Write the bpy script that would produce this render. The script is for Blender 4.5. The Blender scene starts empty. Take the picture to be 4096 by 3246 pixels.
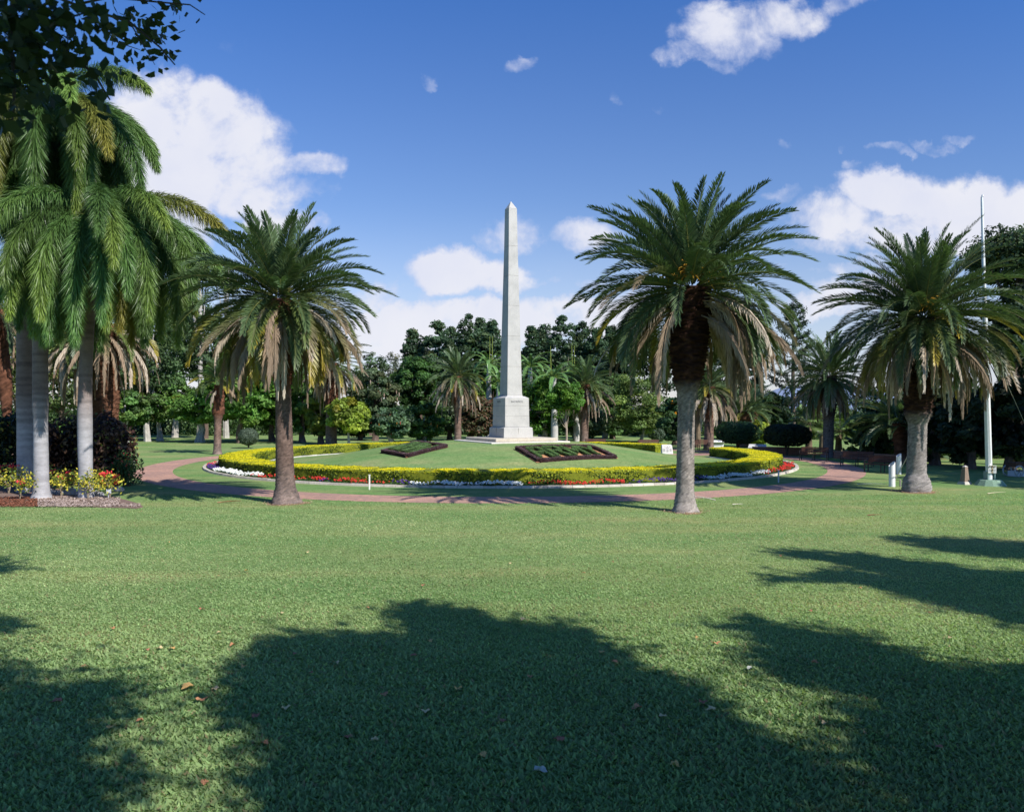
import bpy, math, random
import numpy as np
from mathutils import Vector
rng = np.random.default_rng(7)
random.seed(7)
R = math.radians
scene = bpy.context.scene
C = scene.collection

# ------------------------------------------------------------------ camera
F, HX, HY, EYE = 3300.0, 2048.0, 1635.0, 3.4      # focal length and horizon in photo pixels, eye height in metres
cam = bpy.data.cameras.new('camera'); camo = bpy.data.objects.new('camera', cam); C.objects.link(camo)
camo.location = (0, 0, EYE); camo.rotation_euler = (R(90), 0, 0)
cam.sensor_width = 36; cam.lens = 36 * F / 4096; cam.shift_y = (HY - 1623) / 4096
cam.clip_start = 0.1; cam.clip_end = 4000
cam.dof.use_dof = True; cam.dof.focus_distance = 40; cam.dof.aperture_fstop = 4.5
scene.camera = camo

# ------------------------------------------------------------------ sun, sky, exposure
SAZ = (0.72, -0.69); SEL = R(41)
sl = bpy.data.lights.new('sun', 'SUN'); so = bpy.data.objects.new('sun', sl); C.objects.link(so)
sl.energy = 4.9; sl.angle = R(0.55); sl.color = (1.0, 0.96, 0.9)
so.rotation_euler = Vector((-SAZ[0]*math.cos(SEL), -SAZ[1]*math.cos(SEL), -math.sin(SEL))).to_track_quat('-Z', 'Y').to_euler()
vs = scene.view_settings; vs.view_transform = 'Standard'; vs.look = 'None'; vs.gamma = 1; vs.exposure = 0.43
scene.cycles.max_bounces = 6; scene.cycles.diffuse_bounces = 3; scene.cycles.transmission_bounces = 3
scene.cycles.transparent_max_bounces = 4; scene.cycles.glossy_bounces = 2
w = bpy.data.worlds.new('World'); scene.world = w; w.use_nodes = True
nt = w.node_tree; N = nt.nodes; L = nt.links; N.clear()
def nd(t, **k):
    n = N.new(t)
    for a, b in k.items(): setattr(n, a, b)
    return n
def mth(op, a, b=None, clamp=False):
    n = nd('ShaderNodeMath', operation=op, use_clamp=clamp)
    for i, v in enumerate((a, b)):
        if v is None: continue
        if hasattr(v, 'default_value') and not isinstance(v, (int, float)): L.new(v, n.inputs[i])
        else: n.inputs[i].default_value = v
    return n.outputs[0]
sky = nd('ShaderNodeTexSky', sky_type='NISHITA'); sky.sun_disc = False
sky.sun_elevation = SEL; sky.sun_rotation = math.atan2(SAZ[0], SAZ[1]); sky.air_density = 1.0; sky.dust_density = 0.35; sky.ozone_density = 2.2; sky.altitude = 200
tc = nd('ShaderNodeTexCoord'); sep = nd('ShaderNodeSeparateXYZ'); L.new(tc.outputs['Generated'], sep.inputs[0])
yy = mth('MAXIMUM', sep.outputs[1], 0.05)
U = mth('DIVIDE', sep.outputs[0], yy); V = mth('DIVIDE', sep.outputs[2], yy)
cmb = nd('ShaderNodeCombineXYZ'); L.new(U, cmb.inputs[0]); L.new(V, cmb.inputs[1])
def noise(vec, scale, detail, rough=0.55, dist=0.0):
    n = nd('ShaderNodeTexNoise'); n.inputs['Scale'].default_value = scale; n.inputs['Detail'].default_value = detail
    n.inputs['Roughness'].default_value = rough; n.inputs['Distortion'].default_value = dist; L.new(vec, n.inputs['Vector']); return n
nw = noise(cmb.outputs[0], 8, 9, 0.62)
off = nd('ShaderNodeVectorMath', operation='SUBTRACT'); L.new(nw.outputs['Color'], off.inputs[0]); off.inputs[1].default_value = (0.5, 0.5, 0.5)
sc_ = nd('ShaderNodeVectorMath', operation='SCALE'); L.new(off.outputs[0], sc_.inputs[0]); sc_.inputs['Scale'].default_value = 0.09
wp = nd('ShaderNodeVectorMath', operation='ADD'); L.new(cmb.outputs[0], wp.inputs[0]); L.new(sc_.outputs[0], wp.inputs[1])
sw = nd('ShaderNodeSeparateXYZ'); L.new(wp.outputs[0], sw.inputs[0])
# clouds: (x, y, rx, ry, strength) as directions in the sky
CL = [(600,470,210,180,1.1),(860,500,260,150,1.05),(700,700,290,200,1.1),(1010,640,150,150,.9),(1250,655,150,55,.75),(1120,740,200,70,.6),(1200,900,160,80,.5),(760,930,230,120,.55),(1120,800,120,110,.45),(980,760,170,150,.95),(700,900,220,170,.95),(1100,900,120,90,.7),
 (2900,130,190,120,.85),(3060,50,230,80,.8),(2790,200,150,55,.6),(2860,260,60,45,.45),(3400,10,130,60,.55),
 (3560,790,220,95,1.2),(3830,800,260,120,1.15),(3350,880,220,95,1.0),(3750,930,420,120,1.05),(4120,860,260,150,1.1),(3300,960,200,60,.7),(3400,1080,330,40,.45),(3480,1200,330,80,.75),
 (1790,1100,210,105,1.2),(1990,1120,170,95,1.1),(1620,1160,130,55,.5),(2040,940,170,75,.62),(2310,930,170,70,.62),(2150,1110,130,55,.5),(1600,1270,90,70,.85),(1560,1340,300,100,1.2),(2300,1280,460,90,1.0),(1500,1200,300,60,.6),(2500,1150,200,60,.5),(3330,1230,260,60,.8),(1900,1300,520,90,1.1),
 (1705,305,30,38,.36),(2085,270,70,38,.4),(3130,595,45,34,.4),(3560,612,90,26,.42),(3700,575,120,26,.5),(3830,545,90,22,.42),(3420,685,42,28,.44),(3140,790,90,30,.4),(2460,375,40,30,.28),(2650,400,34,30,.26),(930,190,90,40,.12),(3980,705,60,16,.3),(3380,620,24,24,.28)]
dens = None
for (x, y, rx, ry, s) in CL:
    a = nd('ShaderNodeVectorMath', operation='SUBTRACT'); L.new(wp.outputs[0], a.inputs[0]); a.inputs[1].default_value = ((x-HX)/F, (HY-y)/F, 0)
    b = nd('ShaderNodeVectorMath', operation='MULTIPLY'); L.new(a.outputs[0], b.inputs[0]); b.inputs[1].default_value = (F/rx, F/ry, 0)
    l = nd('ShaderNodeVectorMath', operation='LENGTH'); L.new(b.outputs[0], l.inputs[0])
    m = nd('ShaderNodeMapRange', interpolation_type='SMOOTHERSTEP'); L.new(l.outputs['Value'], m.inputs['Value'])
    m.inputs['From Min'].default_value = 1.55; m.inputs['From Max'].default_value = 0.35; m.inputs['To Min'].default_value = 0; m.inputs['To Max'].default_value = s
    dens = m.outputs[0] if dens is None else mth('MAXIMUM', dens, m.outputs[0])
nf = noise(cmb.outputs[0], 15, 11, 0.6, 0.2)
d2 = mth('MULTIPLY', mth('SUBTRACT', nf.outputs['Fac'], 0.5), 2.1)
gate = mth('MULTIPLY', dens, 4.0, True)
d3 = mth('ADD', dens, mth('MULTIPLY', d2, gate))
cov = nd('ShaderNodeMapRange', interpolation_type='SMOOTHSTEP'); L.new(d3, cov.inputs['Value']); cov.inputs['From Min'].default_value = 0.16; cov.inputs['From Max'].default_value = 1.0
cov.inputs['To Max'].default_value = 0.97
# thin veil low in the sky
veil = nd('ShaderNodeMapRange', interpolation_type='SMOOTHSTEP'); L.new(V, veil.inputs['Value']); veil.inputs['From Min'].default_value = 0.26; veil.inputs['From Max'].default_value = 0.02
nv = noise(cmb.outputs[0], 3.2, 6, 0.6); veil2 = mth('MULTIPLY', veil.outputs[0], mth('MULTIPLY', nv.outputs['Fac'], 0.95))
front = mth('GREATER_THAN', sep.outputs[1], 0.08)
fac = mth('MULTIPLY', mth('MAXIMUM', cov.outputs[0], veil2), front, True)
ccol = nd('ShaderNodeMix', data_type='RGBA'); nb = noise(wp.outputs[0], 9, 5, 0.5)
mm = nd('ShaderNodeMapRange'); L.new(mth('ADD', mth('MULTIPLY', cov.outputs[0], 0.55), mth('MULTIPLY', nb.outputs['Fac'], 0.6)), mm.inputs['Value']); mm.inputs['From Min'].default_value = 0.5; mm.inputs['From Max'].default_value = 1.12
L.new(mm.outputs[0], ccol.inputs['Factor']); ccol.inputs['A'].default_value = (5.7, 6.1, 7.8, 1); ccol.inputs['B'].default_value = (8.3, 8.2, 8.3, 1)
tint = nd('ShaderNodeMix', data_type='RGBA', blend_type='MULTIPLY'); tint.inputs['Factor'].default_value = 1
L.new(sky.outputs[0], tint.inputs['A']); 
tr_ = nd('ShaderNodeMapRange'); L.new(V, tr_.inputs['Value']); tr_.inputs['From Min'].default_value = 0.05; tr_.inputs['From Max'].default_value = 0.5
tm = nd('ShaderNodeMix', data_type='RGBA'); L.new(tr_.outputs[0], tm.inputs['Factor']); tm.inputs['A'].default_value = (1.12, 1.06, 1.12, 1); tm.inputs['B'].default_value = (0.5, 0.86, 1.42, 1); L.new(tm.outputs['Result'], tint.inputs['B'])
mix = nd('ShaderNodeMix', data_type='RGBA'); L.new(fac, mix.inputs['Factor']); L.new(tint.outputs['Result'], mix.inputs['A']); L.new(ccol.outputs['Result'], mix.inputs['B'])
bg = nd('ShaderNodeBackground'); L.new(mix.outputs['Result'], bg.inputs['Color']); bg.inputs['Strength'].default_value = 0.085
wo = nd('ShaderNodeOutputWorld'); L.new(bg.outputs[0], wo.inputs['Surface'])
w.cycles.sampling_method = 'MANUAL'; w.cycles.sample_map_resolution = 512

# ------------------------------------------------------------------ helpers
RC = np.array([-0.65, 53.5])            # centre of the memorial ring
def mound(x, y):
    r = np.hypot(np.asarray(x)-RC[0], np.asarray(y)-RC[1]); t = np.clip((r-3.2)/12.6, 0, 1)
    return 1.3*0.5*(1+np.cos(t*math.pi))
def G(px, py):                           # ground point seen at a photo pixel
    d = EYE*F/(py-HY); return np.array([(px-HX)/F*d, d, 0.0])
def AT(px, py, d): return np.array([(px-HX)/F*d, d, EYE+(HY-py)/F*d])
def GM(px, py):                          # the same on the mound
    for d in np.arange(36, 72, .01):
        p = AT(px, py, d)
        if p[2] <= mound(p[0], p[1]): return p
    return p
def tag(o, label=None, cat=None, group=None, kind=None):
    if label: o['label'] = label
    if cat: o['category'] = cat
    if group: o['group'] = group
    if kind: o['kind'] = kind
    return o
def empty(name, loc, label, cat, group=None, rz=0):
    o = bpy.data.objects.new(name, None); C.objects.link(o); o.location = loc; o.rotation_euler = (0, 0, rz); o.empty_display_size = .3
    return tag(o, label, cat, group)
def mesh(name, v, f, m, parent=None, col=None, smooth=False, loc=None):
    """v Nx3; f: array MxK or list of arrays of several face sizes"""
    me = bpy.data.meshes.new(name); v = np.asarray(v, float)
    fs = f if isinstance(f, list) and len(f) and isinstance(f[0], np.ndarray) and f[0].ndim == 2 else [np.asarray(f)]
    fs = [a for a in fs if len(a)]
    me.vertices.add(len(v)); me.vertices.foreach_set('co', v.astype(np.float32).ravel())
    li = np.concatenate([a.ravel() for a in fs]).astype(np.int32)
    ln = np.concatenate([np.full(len(a), a.shape[1]) for a in fs]); st = np.concatenate([[0], np.cumsum(ln)[:-1]])
    me.loops.add(len(li)); me.loops.foreach_set('vertex_index', li)
    me.polygons.add(len(ln)); me.polygons.foreach_set('loop_start', st.astype(np.int32)); me.polygons.foreach_set('loop_total', ln.astype(np.int32))
    me.polygons.foreach_set('use_smooth', np.full(len(ln), bool(smooth)))
    if col is not None:
        a = me.color_attributes.new('tint', 'FLOAT_COLOR', 'POINT'); c = np.ones((len(v), 4), np.float32); c[:, :3] = col; a.data.foreach_set('color', c.ravel())
    me.materials.append(m); me.update(calc_edges=True); me.validate()
    o = bpy.data.objects.new(name, me); C.objects.link(o)
    if parent is not None: o.parent = parent
    if loc is not None: o.location = loc
    return o
def cat(parts):                           # join (v, f, c) sets of one face size each
    vs_, fd, cs, k = [], {}, [], 0
    for v, f, c in parts:
        v = np.asarray(v, float); f = np.asarray(f); vs_.append(v); fd.setdefault(f.shape[1], []).append(f+k); k += len(v)
        cs.append(np.broadcast_to(np.asarray(c, float), (len(v), 3)))
    return np.concatenate(vs_), [np.concatenate(a) for a in fd.values()], np.concatenate(cs)
def unit(a): return a/np.maximum(np.linalg.norm(a, axis=-1, keepdims=True), 1e-9)
def leaves(c, size, nrm=None, asp=.55, spread=1.0, col=(1,1,1), var=.15):
    n = len(c); rn = unit(rng.normal(size=(n, 3)))
    n_ = rn if nrm is None else unit(nrm+rn*spread)
    a = unit(np.cross(n_, unit(rng.normal(size=(n, 3))))); b = np.cross(n_, a)
    s = (size*(0.7+0.6*rng.random(n)))[:, None] if np.ndim(size) == 0 else (size*(0.7+0.6*rng.random(n)))[:, None]
    v = np.stack([c-a*s, c+b*s*asp-a*s*.1, c+a*s, c-b*s*asp-a*s*.1], 1).reshape(-1, 3)
    f = np.arange(4*n).reshape(n, 4)
    k = np.broadcast_to(np.asarray(col, float), (n, 3))*(1+var*rng.normal(size=(n, 1)))
    return v, f, np.repeat(np.clip(k, .004, 1), 4, 0)
def tube(pts, rad, ns=8, col=(1,1,1), cap=True, jit=0):
    pts = np.asarray(pts, float); n = len(pts); rad = np.broadcast_to(np.asarray(rad, float), (n,))
    t = unit(np.gradient(pts, axis=0)); ref = np.where(np.abs(t[:, 2:3]) > .9, [[1., 0, 0]], [[0, 0, 1.]])
    a = unit(np.cross(t, ref)); b = np.cross(t, a)
    th = np.arange(ns)/ns*2*math.pi
    rr = rad[:, None]*(1+jit*rng.normal(size=(n, ns)))
    v = pts[:, None]+(a[:, None]*np.cos(th)[None, :, None]+b[:, None]*np.sin(th)[None, :, None])*rr[..., None]
    v = v.reshape(-1, 3); i = np.arange(n-1)[:, None]*ns; j = np.arange(ns)[None]
    f = np.stack([i+j, i+(j+1) % ns, i+ns+(j+1) % ns, i+ns+j], -1).reshape(-1, 4)
    if cap:
        v = np.concatenate([v, pts[-1:], pts[:1]]); q = (n-1)*ns; k = len(v)
        tp = np.stack([q+j[0], q+(j[0]+1) % ns, np.full(ns, k-2), np.full(ns, k-2)], -1); bt = np.stack([(j[0]+1) % ns, j[0], np.full(ns, k-1), np.full(ns, k-1)], -1)
        f = np.concatenate([f, tp, bt])
        f = f  # degenerate quads are cleaned by validate()
    return v, f, col
def box(x0, x1, y0, y1, z0, z1, col=(1,1,1), M=None):
    v = np.array([[x, y, z] for z in (z0, z1) for (x, y) in ((x0, y0), (x1, y0), (x1, y1), (x0, y1))], float)
    f = np.array([[0,3,2,1],[4,5,6,7],[0,1,5,4],[1,2,6,5],[2,3,7,6],[3,0,4,7]])
    if M is not None: v = M(v)
    return v, f, col
def rotz(a, o=(0,0,0)):
    c, s = math.cos(a), math.sin(a)
    return lambda v: np.stack([v[:, 0]*c-v[:, 1]*s+o[0], v[:, 0]*s+v[:, 1]*c+o[1], v[:, 2]+o[2]], 1)
def bevel(o, w_=.01, seg=2):
    m = o.modifiers.new('bevel', 'BEVEL'); m.width = w_; m.segments = seg; m.limit_method = 'ANGLE'; return o

# ------------------------------------------------------------------ materials
def mat(name, rough=.8, spec=.3):
    m = bpy.data.materials.new(name); m.use_nodes = True; b = m.node_tree.nodes['Principled BSDF']
    b.inputs['Roughness'].default_value = rough; b.inputs['Specular IOR Level'].default_value = spec
    return m, m.node_tree.nodes, m.node_tree.links, b
def ntex(n, l, scale, detail=5, rough=.6, coord='Object', vec=None):
    t = n.new('ShaderNodeTexNoise'); t.inputs['Scale'].default_value = scale; t.inputs['Detail'].default_value = detail; t.inputs['Roughness'].default_value = rough
    if vec is None:
        c = n.new('ShaderNodeTexCoord'); vec = c.outputs[coord]
    l.new(vec, t.inputs['Vector']); return t
def ramp(n, l, src, stops):
    r = n.new('ShaderNodeValToRGB'); e = r.color_ramp.elements
    while len(e) < len(stops): e.new(.5)
    for k, (p, c) in enumerate(stops): e[k].position = p; e[k].color = (*c, 1)
    l.new(src, r.inputs[0]); return r.outputs[0]
def mixc(n, l, fac, a, b, mode='MIX'):
    m = n.new('ShaderNodeMix'); m.data_type = 'RGBA'; m.blend_type = mode
    for s, v in (('Factor', fac), ('A', a), ('B', b)):
        if isinstance(v, (int, float)): m.inputs[s].default_value = v
        elif isinstance(v, tuple): m.inputs[s].default_value = (*v, 1)
        else: l.new(v, m.inputs[s])
    return m.outputs['Result']
def bump(n, l, b, src, strength=.4, dist=.02):
    u = n.new('ShaderNodeBump'); u.inputs['Strength'].default_value = strength; u.inputs['Distance'].default_value = dist
    l.new(src, u.inputs['Height']); l.new(u.outputs[0], b.inputs['Normal'])
def leafmat(name, trans=.3, gloss=.25, rough=.5):
    m, n, l, b = mat(name, rough, gloss)
    a = n.new('ShaderNodeAttribute'); a.attribute_name = 'tint'; l.new(a.outputs['Color'], b.inputs['Base Color'])
    if trans:
        t = n.new('ShaderNodeBsdfTranslucent'); g = mixc(n, l, 1.0, a.outputs['Color'], (1.1, 1.2, .6), 'MULTIPLY'); l.new(g, t.inputs['Color'])
        x = n.new('ShaderNodeMixShader'); x.inputs[0].default_value = trans; l.new(b.outputs[0], x.inputs[1]); l.new(t.outputs[0], x.inputs[2]); l.new(x.outputs[0], n['Material Output'].inputs['Surface'])
    return m
M_leaf = leafmat('foliage', .38); M_frond = leafmat('palm_leaflets', .22, .45, .42); M_dry = leafmat('dry_fronds', .12, .1, .8)
M_grass = leafmat('grass_blades', .45, .05, .8); M_petal = leafmat('petals', .25, .1, .7)
def tinted(name, rough=.85, spec=.15, scale=20, amt=.5, bst=.6, bd=.02, stretch=(1,1,1)):
    m, n, l, b = mat(name, rough, spec)
    a = n.new('ShaderNodeAttribute'); a.attribute_name = 'tint'
    c = n.new('ShaderNodeTexCoord'); mp = n.new('ShaderNodeMapping'); mp.inputs['Scale'].default_value = stretch; l.new(c.outputs['Object'], mp.inputs[0])
    t = ntex(n, l, scale, 8, .7, vec=mp.outputs[0]); t2 = ntex(n, l, scale*.2, 4)
    k = ramp(n, l, t.outputs['Fac'], [(.25, (1-amt,)*3), (.75, (1+amt*.6,)*3)])
    k2 = ramp(n, l, t2.outputs['Fac'], [(.3, (1-amt*.5,)*3), (.7, (1+amt*.35,)*3)])
    q = mixc(n, l, 1.0, a.outputs['Color'], k, 'MULTIPLY'); q = mixc(n, l, 1.0, q, k2, 'MULTIPLY'); l.new(q, b.inputs['Base Color'])
    bump(n, l, b, t.outputs['Fac'], bst, bd); return m
M_bark = tinted('bark', scale=9, stretch=(1,1,.35)); M_palmbark = tinted('palm_bark', scale=14, amt=.55, bst=.8, bd=.03, stretch=(1,1,3.0))
M_smoothbark = tinted('smooth_grey_bark', scale=5, amt=.3, bst=.25, bd=.01, stretch=(1,1,2.5), rough=.7)
M_core = tinted('hedge_core', scale=30, amt=.5, bst=.8, bd=.03)
M_soil = tinted('soil', scale=25, amt=.45, bst=.8, bd=.02)
M_paint = tinted('painted', scale=6, amt=.1, bst=.1, bd=.004, rough=.45, spec=.4)
M_stone = tinted('rough_stone', scale=14, amt=.3, bst=.6, bd=.02)
M_wood = tinted('wood_slats', scale=22, amt=.35, bst=.3, bd=.005, stretch=(.15,1,1), rough=.6)
M_iron = tinted('dark_iron', scale=20, amt=.2, bst=.1, bd=.002, rough=.4, spec=.5)
# granite
M_gran, n, l, b = mat('granite', .7, .3)
t1 = ntex(n, l, 60, 4, .8); t2 = ntex(n, l, 1.1, 6, .6); t3 = ntex(n, l, 9, 4)
c1 = ramp(n, l, t1.outputs['Fac'], [(.33, (.27,.265,.255)), (.48, (.45,.44,.415)), (.68, (.54,.525,.495))])
c2 = ramp(n, l, t2.outputs['Fac'], [(.3, (.8,.8,.79)), (.55, (1,.99,.97)), (.75, (1.04,1.04,1.02))])
l.new(mixc(n, l, 1.0, c1, c2, 'MULTIPLY'), b.inputs['Base Color']); bump(n, l, b, t1.outputs['Fac'], .15, .004)
M_ink, n, l, b = mat('incised_letters', .9); b.inputs['Base Color'].default_value = (.1,.1,.11,1)
M_joint, n, l, b = mat('mortar_joint', .9); t = ntex(n, l, 12); l.new(ramp(n, l, t.outputs['Fac'], [(.3,(.14,.12,.1)),(.7,(.3,.28,.24))]), b.inputs['Base Color'])
# lawn
M_lawn, n, l, b = mat('lawn', .95, .05)
tA = ntex(n, l, .22, 5, .6); tB = ntex(n, l, 1.6, 6, .7); tC = ntex(n, l, 22, 6, .8); tD = ntex(n, l, 7, 5, .75)
cx = n.new('ShaderNodeTexCoord'); mp = n.new('ShaderNodeMapping'); mp.inputs['Scale'].default_value = (.07, .55, 1); l.new(cx.outputs['Object'], mp.inputs[0]); tE = ntex(n, l, 1.0, 4, .6, vec=mp.outputs[0])
cA = ramp(n, l, tA.outputs['Fac'], [(.3, (.145,.25,.085)), (.55, (.2,.28,.11)), (.75, (.28,.30,.14))])
cB = ramp(n, l, tB.outputs['Fac'], [(.3, (.78,.84,.8)), (.7, (1.2,1.12,1.15))])
cC = ramp(n, l, tC.outputs['Fac'], [(.3, (.5,.55,.45)), (.55, (1.05,1.05,1.0)), (.75, (1.6,1.45,1.45))])
cD = ramp(n, l, tE.outputs['Fac'], [(.36, (.8,.95,.88)), (.5, (1,1,1)), (.66, (1.3,1.06,1.12))])
q = mixc(n, l, 1.0, cA, cB, 'MULTIPLY'); q = mixc(n, l, 1.0, q, cC, 'MULTIPLY'); q = mixc(n, l, 1.0, q, cD, 'MULTIPLY'); q = mixc(n, l, 1.0, q, ramp(n, l, tD.outputs['Fac'], [(.3, (.7,.76,.68)), (.7, (1.3,1.22,1.28))]), 'MULTIPLY')
l.new(q, b.inputs['Base Color']); bump(n, l, b, tC.outputs['Fac'], .7, .03)
# brick paving
M_brick, n, l, b = mat('brick_paving', .85, .2)
c = n.new('ShaderNodeTexCoord'); mp = n.new('ShaderNodeMapping'); mp.inputs['Rotation'].default_value = (0, 0, R(12)); l.new(c.outputs['Object'], mp.inputs[0])
bt = n.new('ShaderNodeTexBrick'); l.new(mp.outputs[0], bt.inputs['Vector']); bt.inputs['Scale'].default_value = 1; bt.inputs['Brick Width'].default_value = .24; bt.inputs['Row Height'].default_value = .12; bt.inputs['Mortar Size'].default_value = .006
bt.inputs['Color1'].default_value = (.5,.3,.21,1); bt.inputs['Color2'].default_value = (.4,.245,.18,1); bt.inputs['Mortar'].default_value = (.3,.22,.18,1)
tt = ntex(n, l, 5, 6, .7); k = ramp(n, l, tt.outputs['Fac'], [(.3, (.62,.66,.74)), (.7, (1.25,1.18,1.15))]); tt2 = ntex(n, l, .5, 4, .6); k2 = ramp(n, l, tt2.outputs['Fac'], [(.35, (.82,.84,.88)), (.7, (1.12,1.06,1.03))])
l.new(mixc(n, l, 1.0, mixc(n, l, 1.0, bt.outputs['Color'], k, 'MULTIPLY'), k2, 'MULTIPLY'), b.inputs['Base Color']); bump(n, l, b, bt.outputs['Fac'], -.3, .004)
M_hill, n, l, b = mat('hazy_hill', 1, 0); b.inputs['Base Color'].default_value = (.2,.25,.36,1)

# ------------------------------------------------------------------ ground, hill, path
rad = np.concatenate([[0.01], np.arange(.5, 17.1, .5), [18, 20, 23, 27, 32, 38, 45, 55, 70, 90, 130, 200, 350, 700, 1600]]); na = 128
th = np.arange(na)/na*2*math.pi
X = RC[0]+rad[:, None]*np.cos(th); Y = RC[1]+rad[:, None]*np.sin(th)
Z = mound(X, Y)
v = np.stack([X, Y, Z], -1).reshape(-1, 3); i = np.arange(len(rad)-1)[:, None]*na; j = np.arange(na)[None]
f = np.stack([i+j, i+na+j, i+na+(j+1) % na, i+(j+1) % na], -1).reshape(-1, 4)
tag(mesh('ground', v, f, M_lawn, smooth=True), kind='structure')
xs = np.linspace(100, 700, 60); prof = 4+26*np.exp(-((xs-330)/70)**2)+20*np.exp(-((xs-450)/60)**2)+3*np.sin(xs*.07)
vh, fh = [], []
for k, yy_ in enumerate((840, 900, 1000)):
    for x, p in zip(xs, prof): vh.append((x, yy_, (0, 1, 0)[k]*p))
fh = [[k*60+q_, k*60+q_+1, (k+1)*60+q_+1, (k+1)*60+q_] for k in range(2) for q_ in range(59)]
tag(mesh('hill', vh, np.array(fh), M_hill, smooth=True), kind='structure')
def path_in(t): return 19.5+2.1*np.maximum(0, -np.sin(t))**2.4
def ringstrip(t0, t1, r0f, r1f, z, n_=240, nr=1):
    t = np.linspace(t0, t1, n_); out = []
    for k in range(nr+1):
        r = r0f(t)+(r1f(t)-r0f(t))*k/nr; x = RC[0]+r*np.cos(t); y = RC[1]+r*np.sin(t)
        out.append(np.stack([x, y, mound(x, y)+z], -1))
    v = np.stack(out, 1).reshape(-1, 3); i = np.arange(n_-1)[:, None]*(nr+1); j = np.arange(nr)[None]
    return v, np.stack([i+j, i+nr+1+j, i+nr+2+j, i+j+1], -1).reshape(-1, 4)
po = lambda t: path_in(t)+2.05+.12*np.sin(3*t)
v, f = ringstrip(0, 2*math.pi, path_in, po, .006, 300)
parts = [(v, f[:, ::-1] if False else f, (1,1,1))]
t = np.linspace(0, 1, 20); ga = R(29.5)                             # spur through the gap in the hedge
def strip(p, hw, z):
    p = np.asarray(p, float); d = unit(np.gradient(p, axis=0)); nn = np.stack([-d[:, 1], d[:, 0]], 1)
    a = p-nn*hw; b_ = p+nn*hw; v = np.stack([np.c_[a, mound(a[:, 0], a[:, 1])+z], np.c_[b_, mound(b_[:, 0], b_[:, 1])+z]], 1).reshape(-1, 3)
    i = np.arange(len(p)-1)*2; return v, np.stack([i, i+1, i+3, i+2], -1), (1,1,1)
p1 = RC+np.stack([np.cos(ga)*(14+t*14), np.sin(ga)*(14+t*14)], 1)
parts.append(strip(p1, 1.35, .010))
v, f, c = cat(parts); tag(mesh('path', v, f, M_brick), kind='structure')

# ------------------------------------------------------------------ grass blades (foreground)
nB = 700000
yk = 1/(1/6.0-rng.random(nB)*(1/6.0-1/33)); xk = (rng.random(nB)*2-1)*(.64*yk+2.6)
px = HX+xk/yk*F; py = HY+EYE/yk*F
rr = np.hypot(xk-RC[0], yk-RC[1]); an = np.arctan2(yk-RC[1], xk-RC[0])
ok = (rr > po(an)+.02) & ~((px < 575) & (py < 2030-0*px) & (py > 1950))
xk, yk = xk[ok], yk[ok]; n_ = len(xk); s = (yk/9)**.42
hh = (.026+.028*rng.random(n_))*s*(1-.45*np.clip((yk-11)/8, 0, 1)); wd = (.0055+.0075*rng.random(n_))*s*np.where(yk < 12, 1.25, 1); near = np.clip((13-yk)/5, 0, 1)*(rng.random(n_) < .3); hh = hh*(1+.9*near); wd = wd*(1+.5*near); az = rng.random(n_)*6.283; ln_ = (.35+.75*rng.random(n_))
tip = np.stack([np.cos(az)*hh*ln_*1.5, np.sin(az)*hh*ln_*1.5, hh*(1.15-ln_*.6)], 1); base = np.stack([xk, yk, np.zeros(n_)], 1)
a2 = az+1.57+rng.normal(size=n_)*.5; wv = np.stack([np.cos(a2)*wd, np.sin(a2)*wd, np.zeros(n_)], 1)
v = np.stack([base-wv, base+tip*.55+wv*1.3*0+wv, base+tip, base+tip*.45-wv*1.1], 1).reshape(-1, 3)
big = np.sin(xk*.9+np.sin(yk*.7)*2)*np.cos(yk*.8+xk*.3)
lowf = np.sin(xk*.33+1.3*np.sin(yk*.21+1))*np.sin(yk*.47+.8*np.sin(xk*.27))*.5+np.sin(xk*.9+2*np.sin(yk*.6))*np.sin(yk*1.3+xk*.4)*.3+np.sin(xk*2.7+np.sin(yk*3.1)*2)*np.cos(yk*2.2)*.2
band = np.exp(-((yk-22)/4.5)**2)*(.6+.4*np.sin(xk*.25+yk*.3))
cc = np.array([.25,.38,.15])*(1+.2*lowf[:, None])*(1+.15*rng.normal(size=(n_, 1)))+np.outer(big*.012+rng.random(n_)*.045+np.clip((yk-11)/12,0,1)*.03+band*.06+np.maximum(lowf,0)*.05, [1.25,.5,.55])
bigb = (rng.random(n_) < .35)
dry = rng.random(n_) < .05; cc[dry] = np.array([.33,.28,.15])*(.7+.5*rng.random((dry.sum(), 1)))
tag(mesh('grass', v, np.arange(4*n_).reshape(n_, 4), M_grass, col=np.repeat(np.clip(cc, .01, 1), 4, 0)), 'short broad bladed green lawn grass in the foreground', 'grass', kind='stuff')

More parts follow.
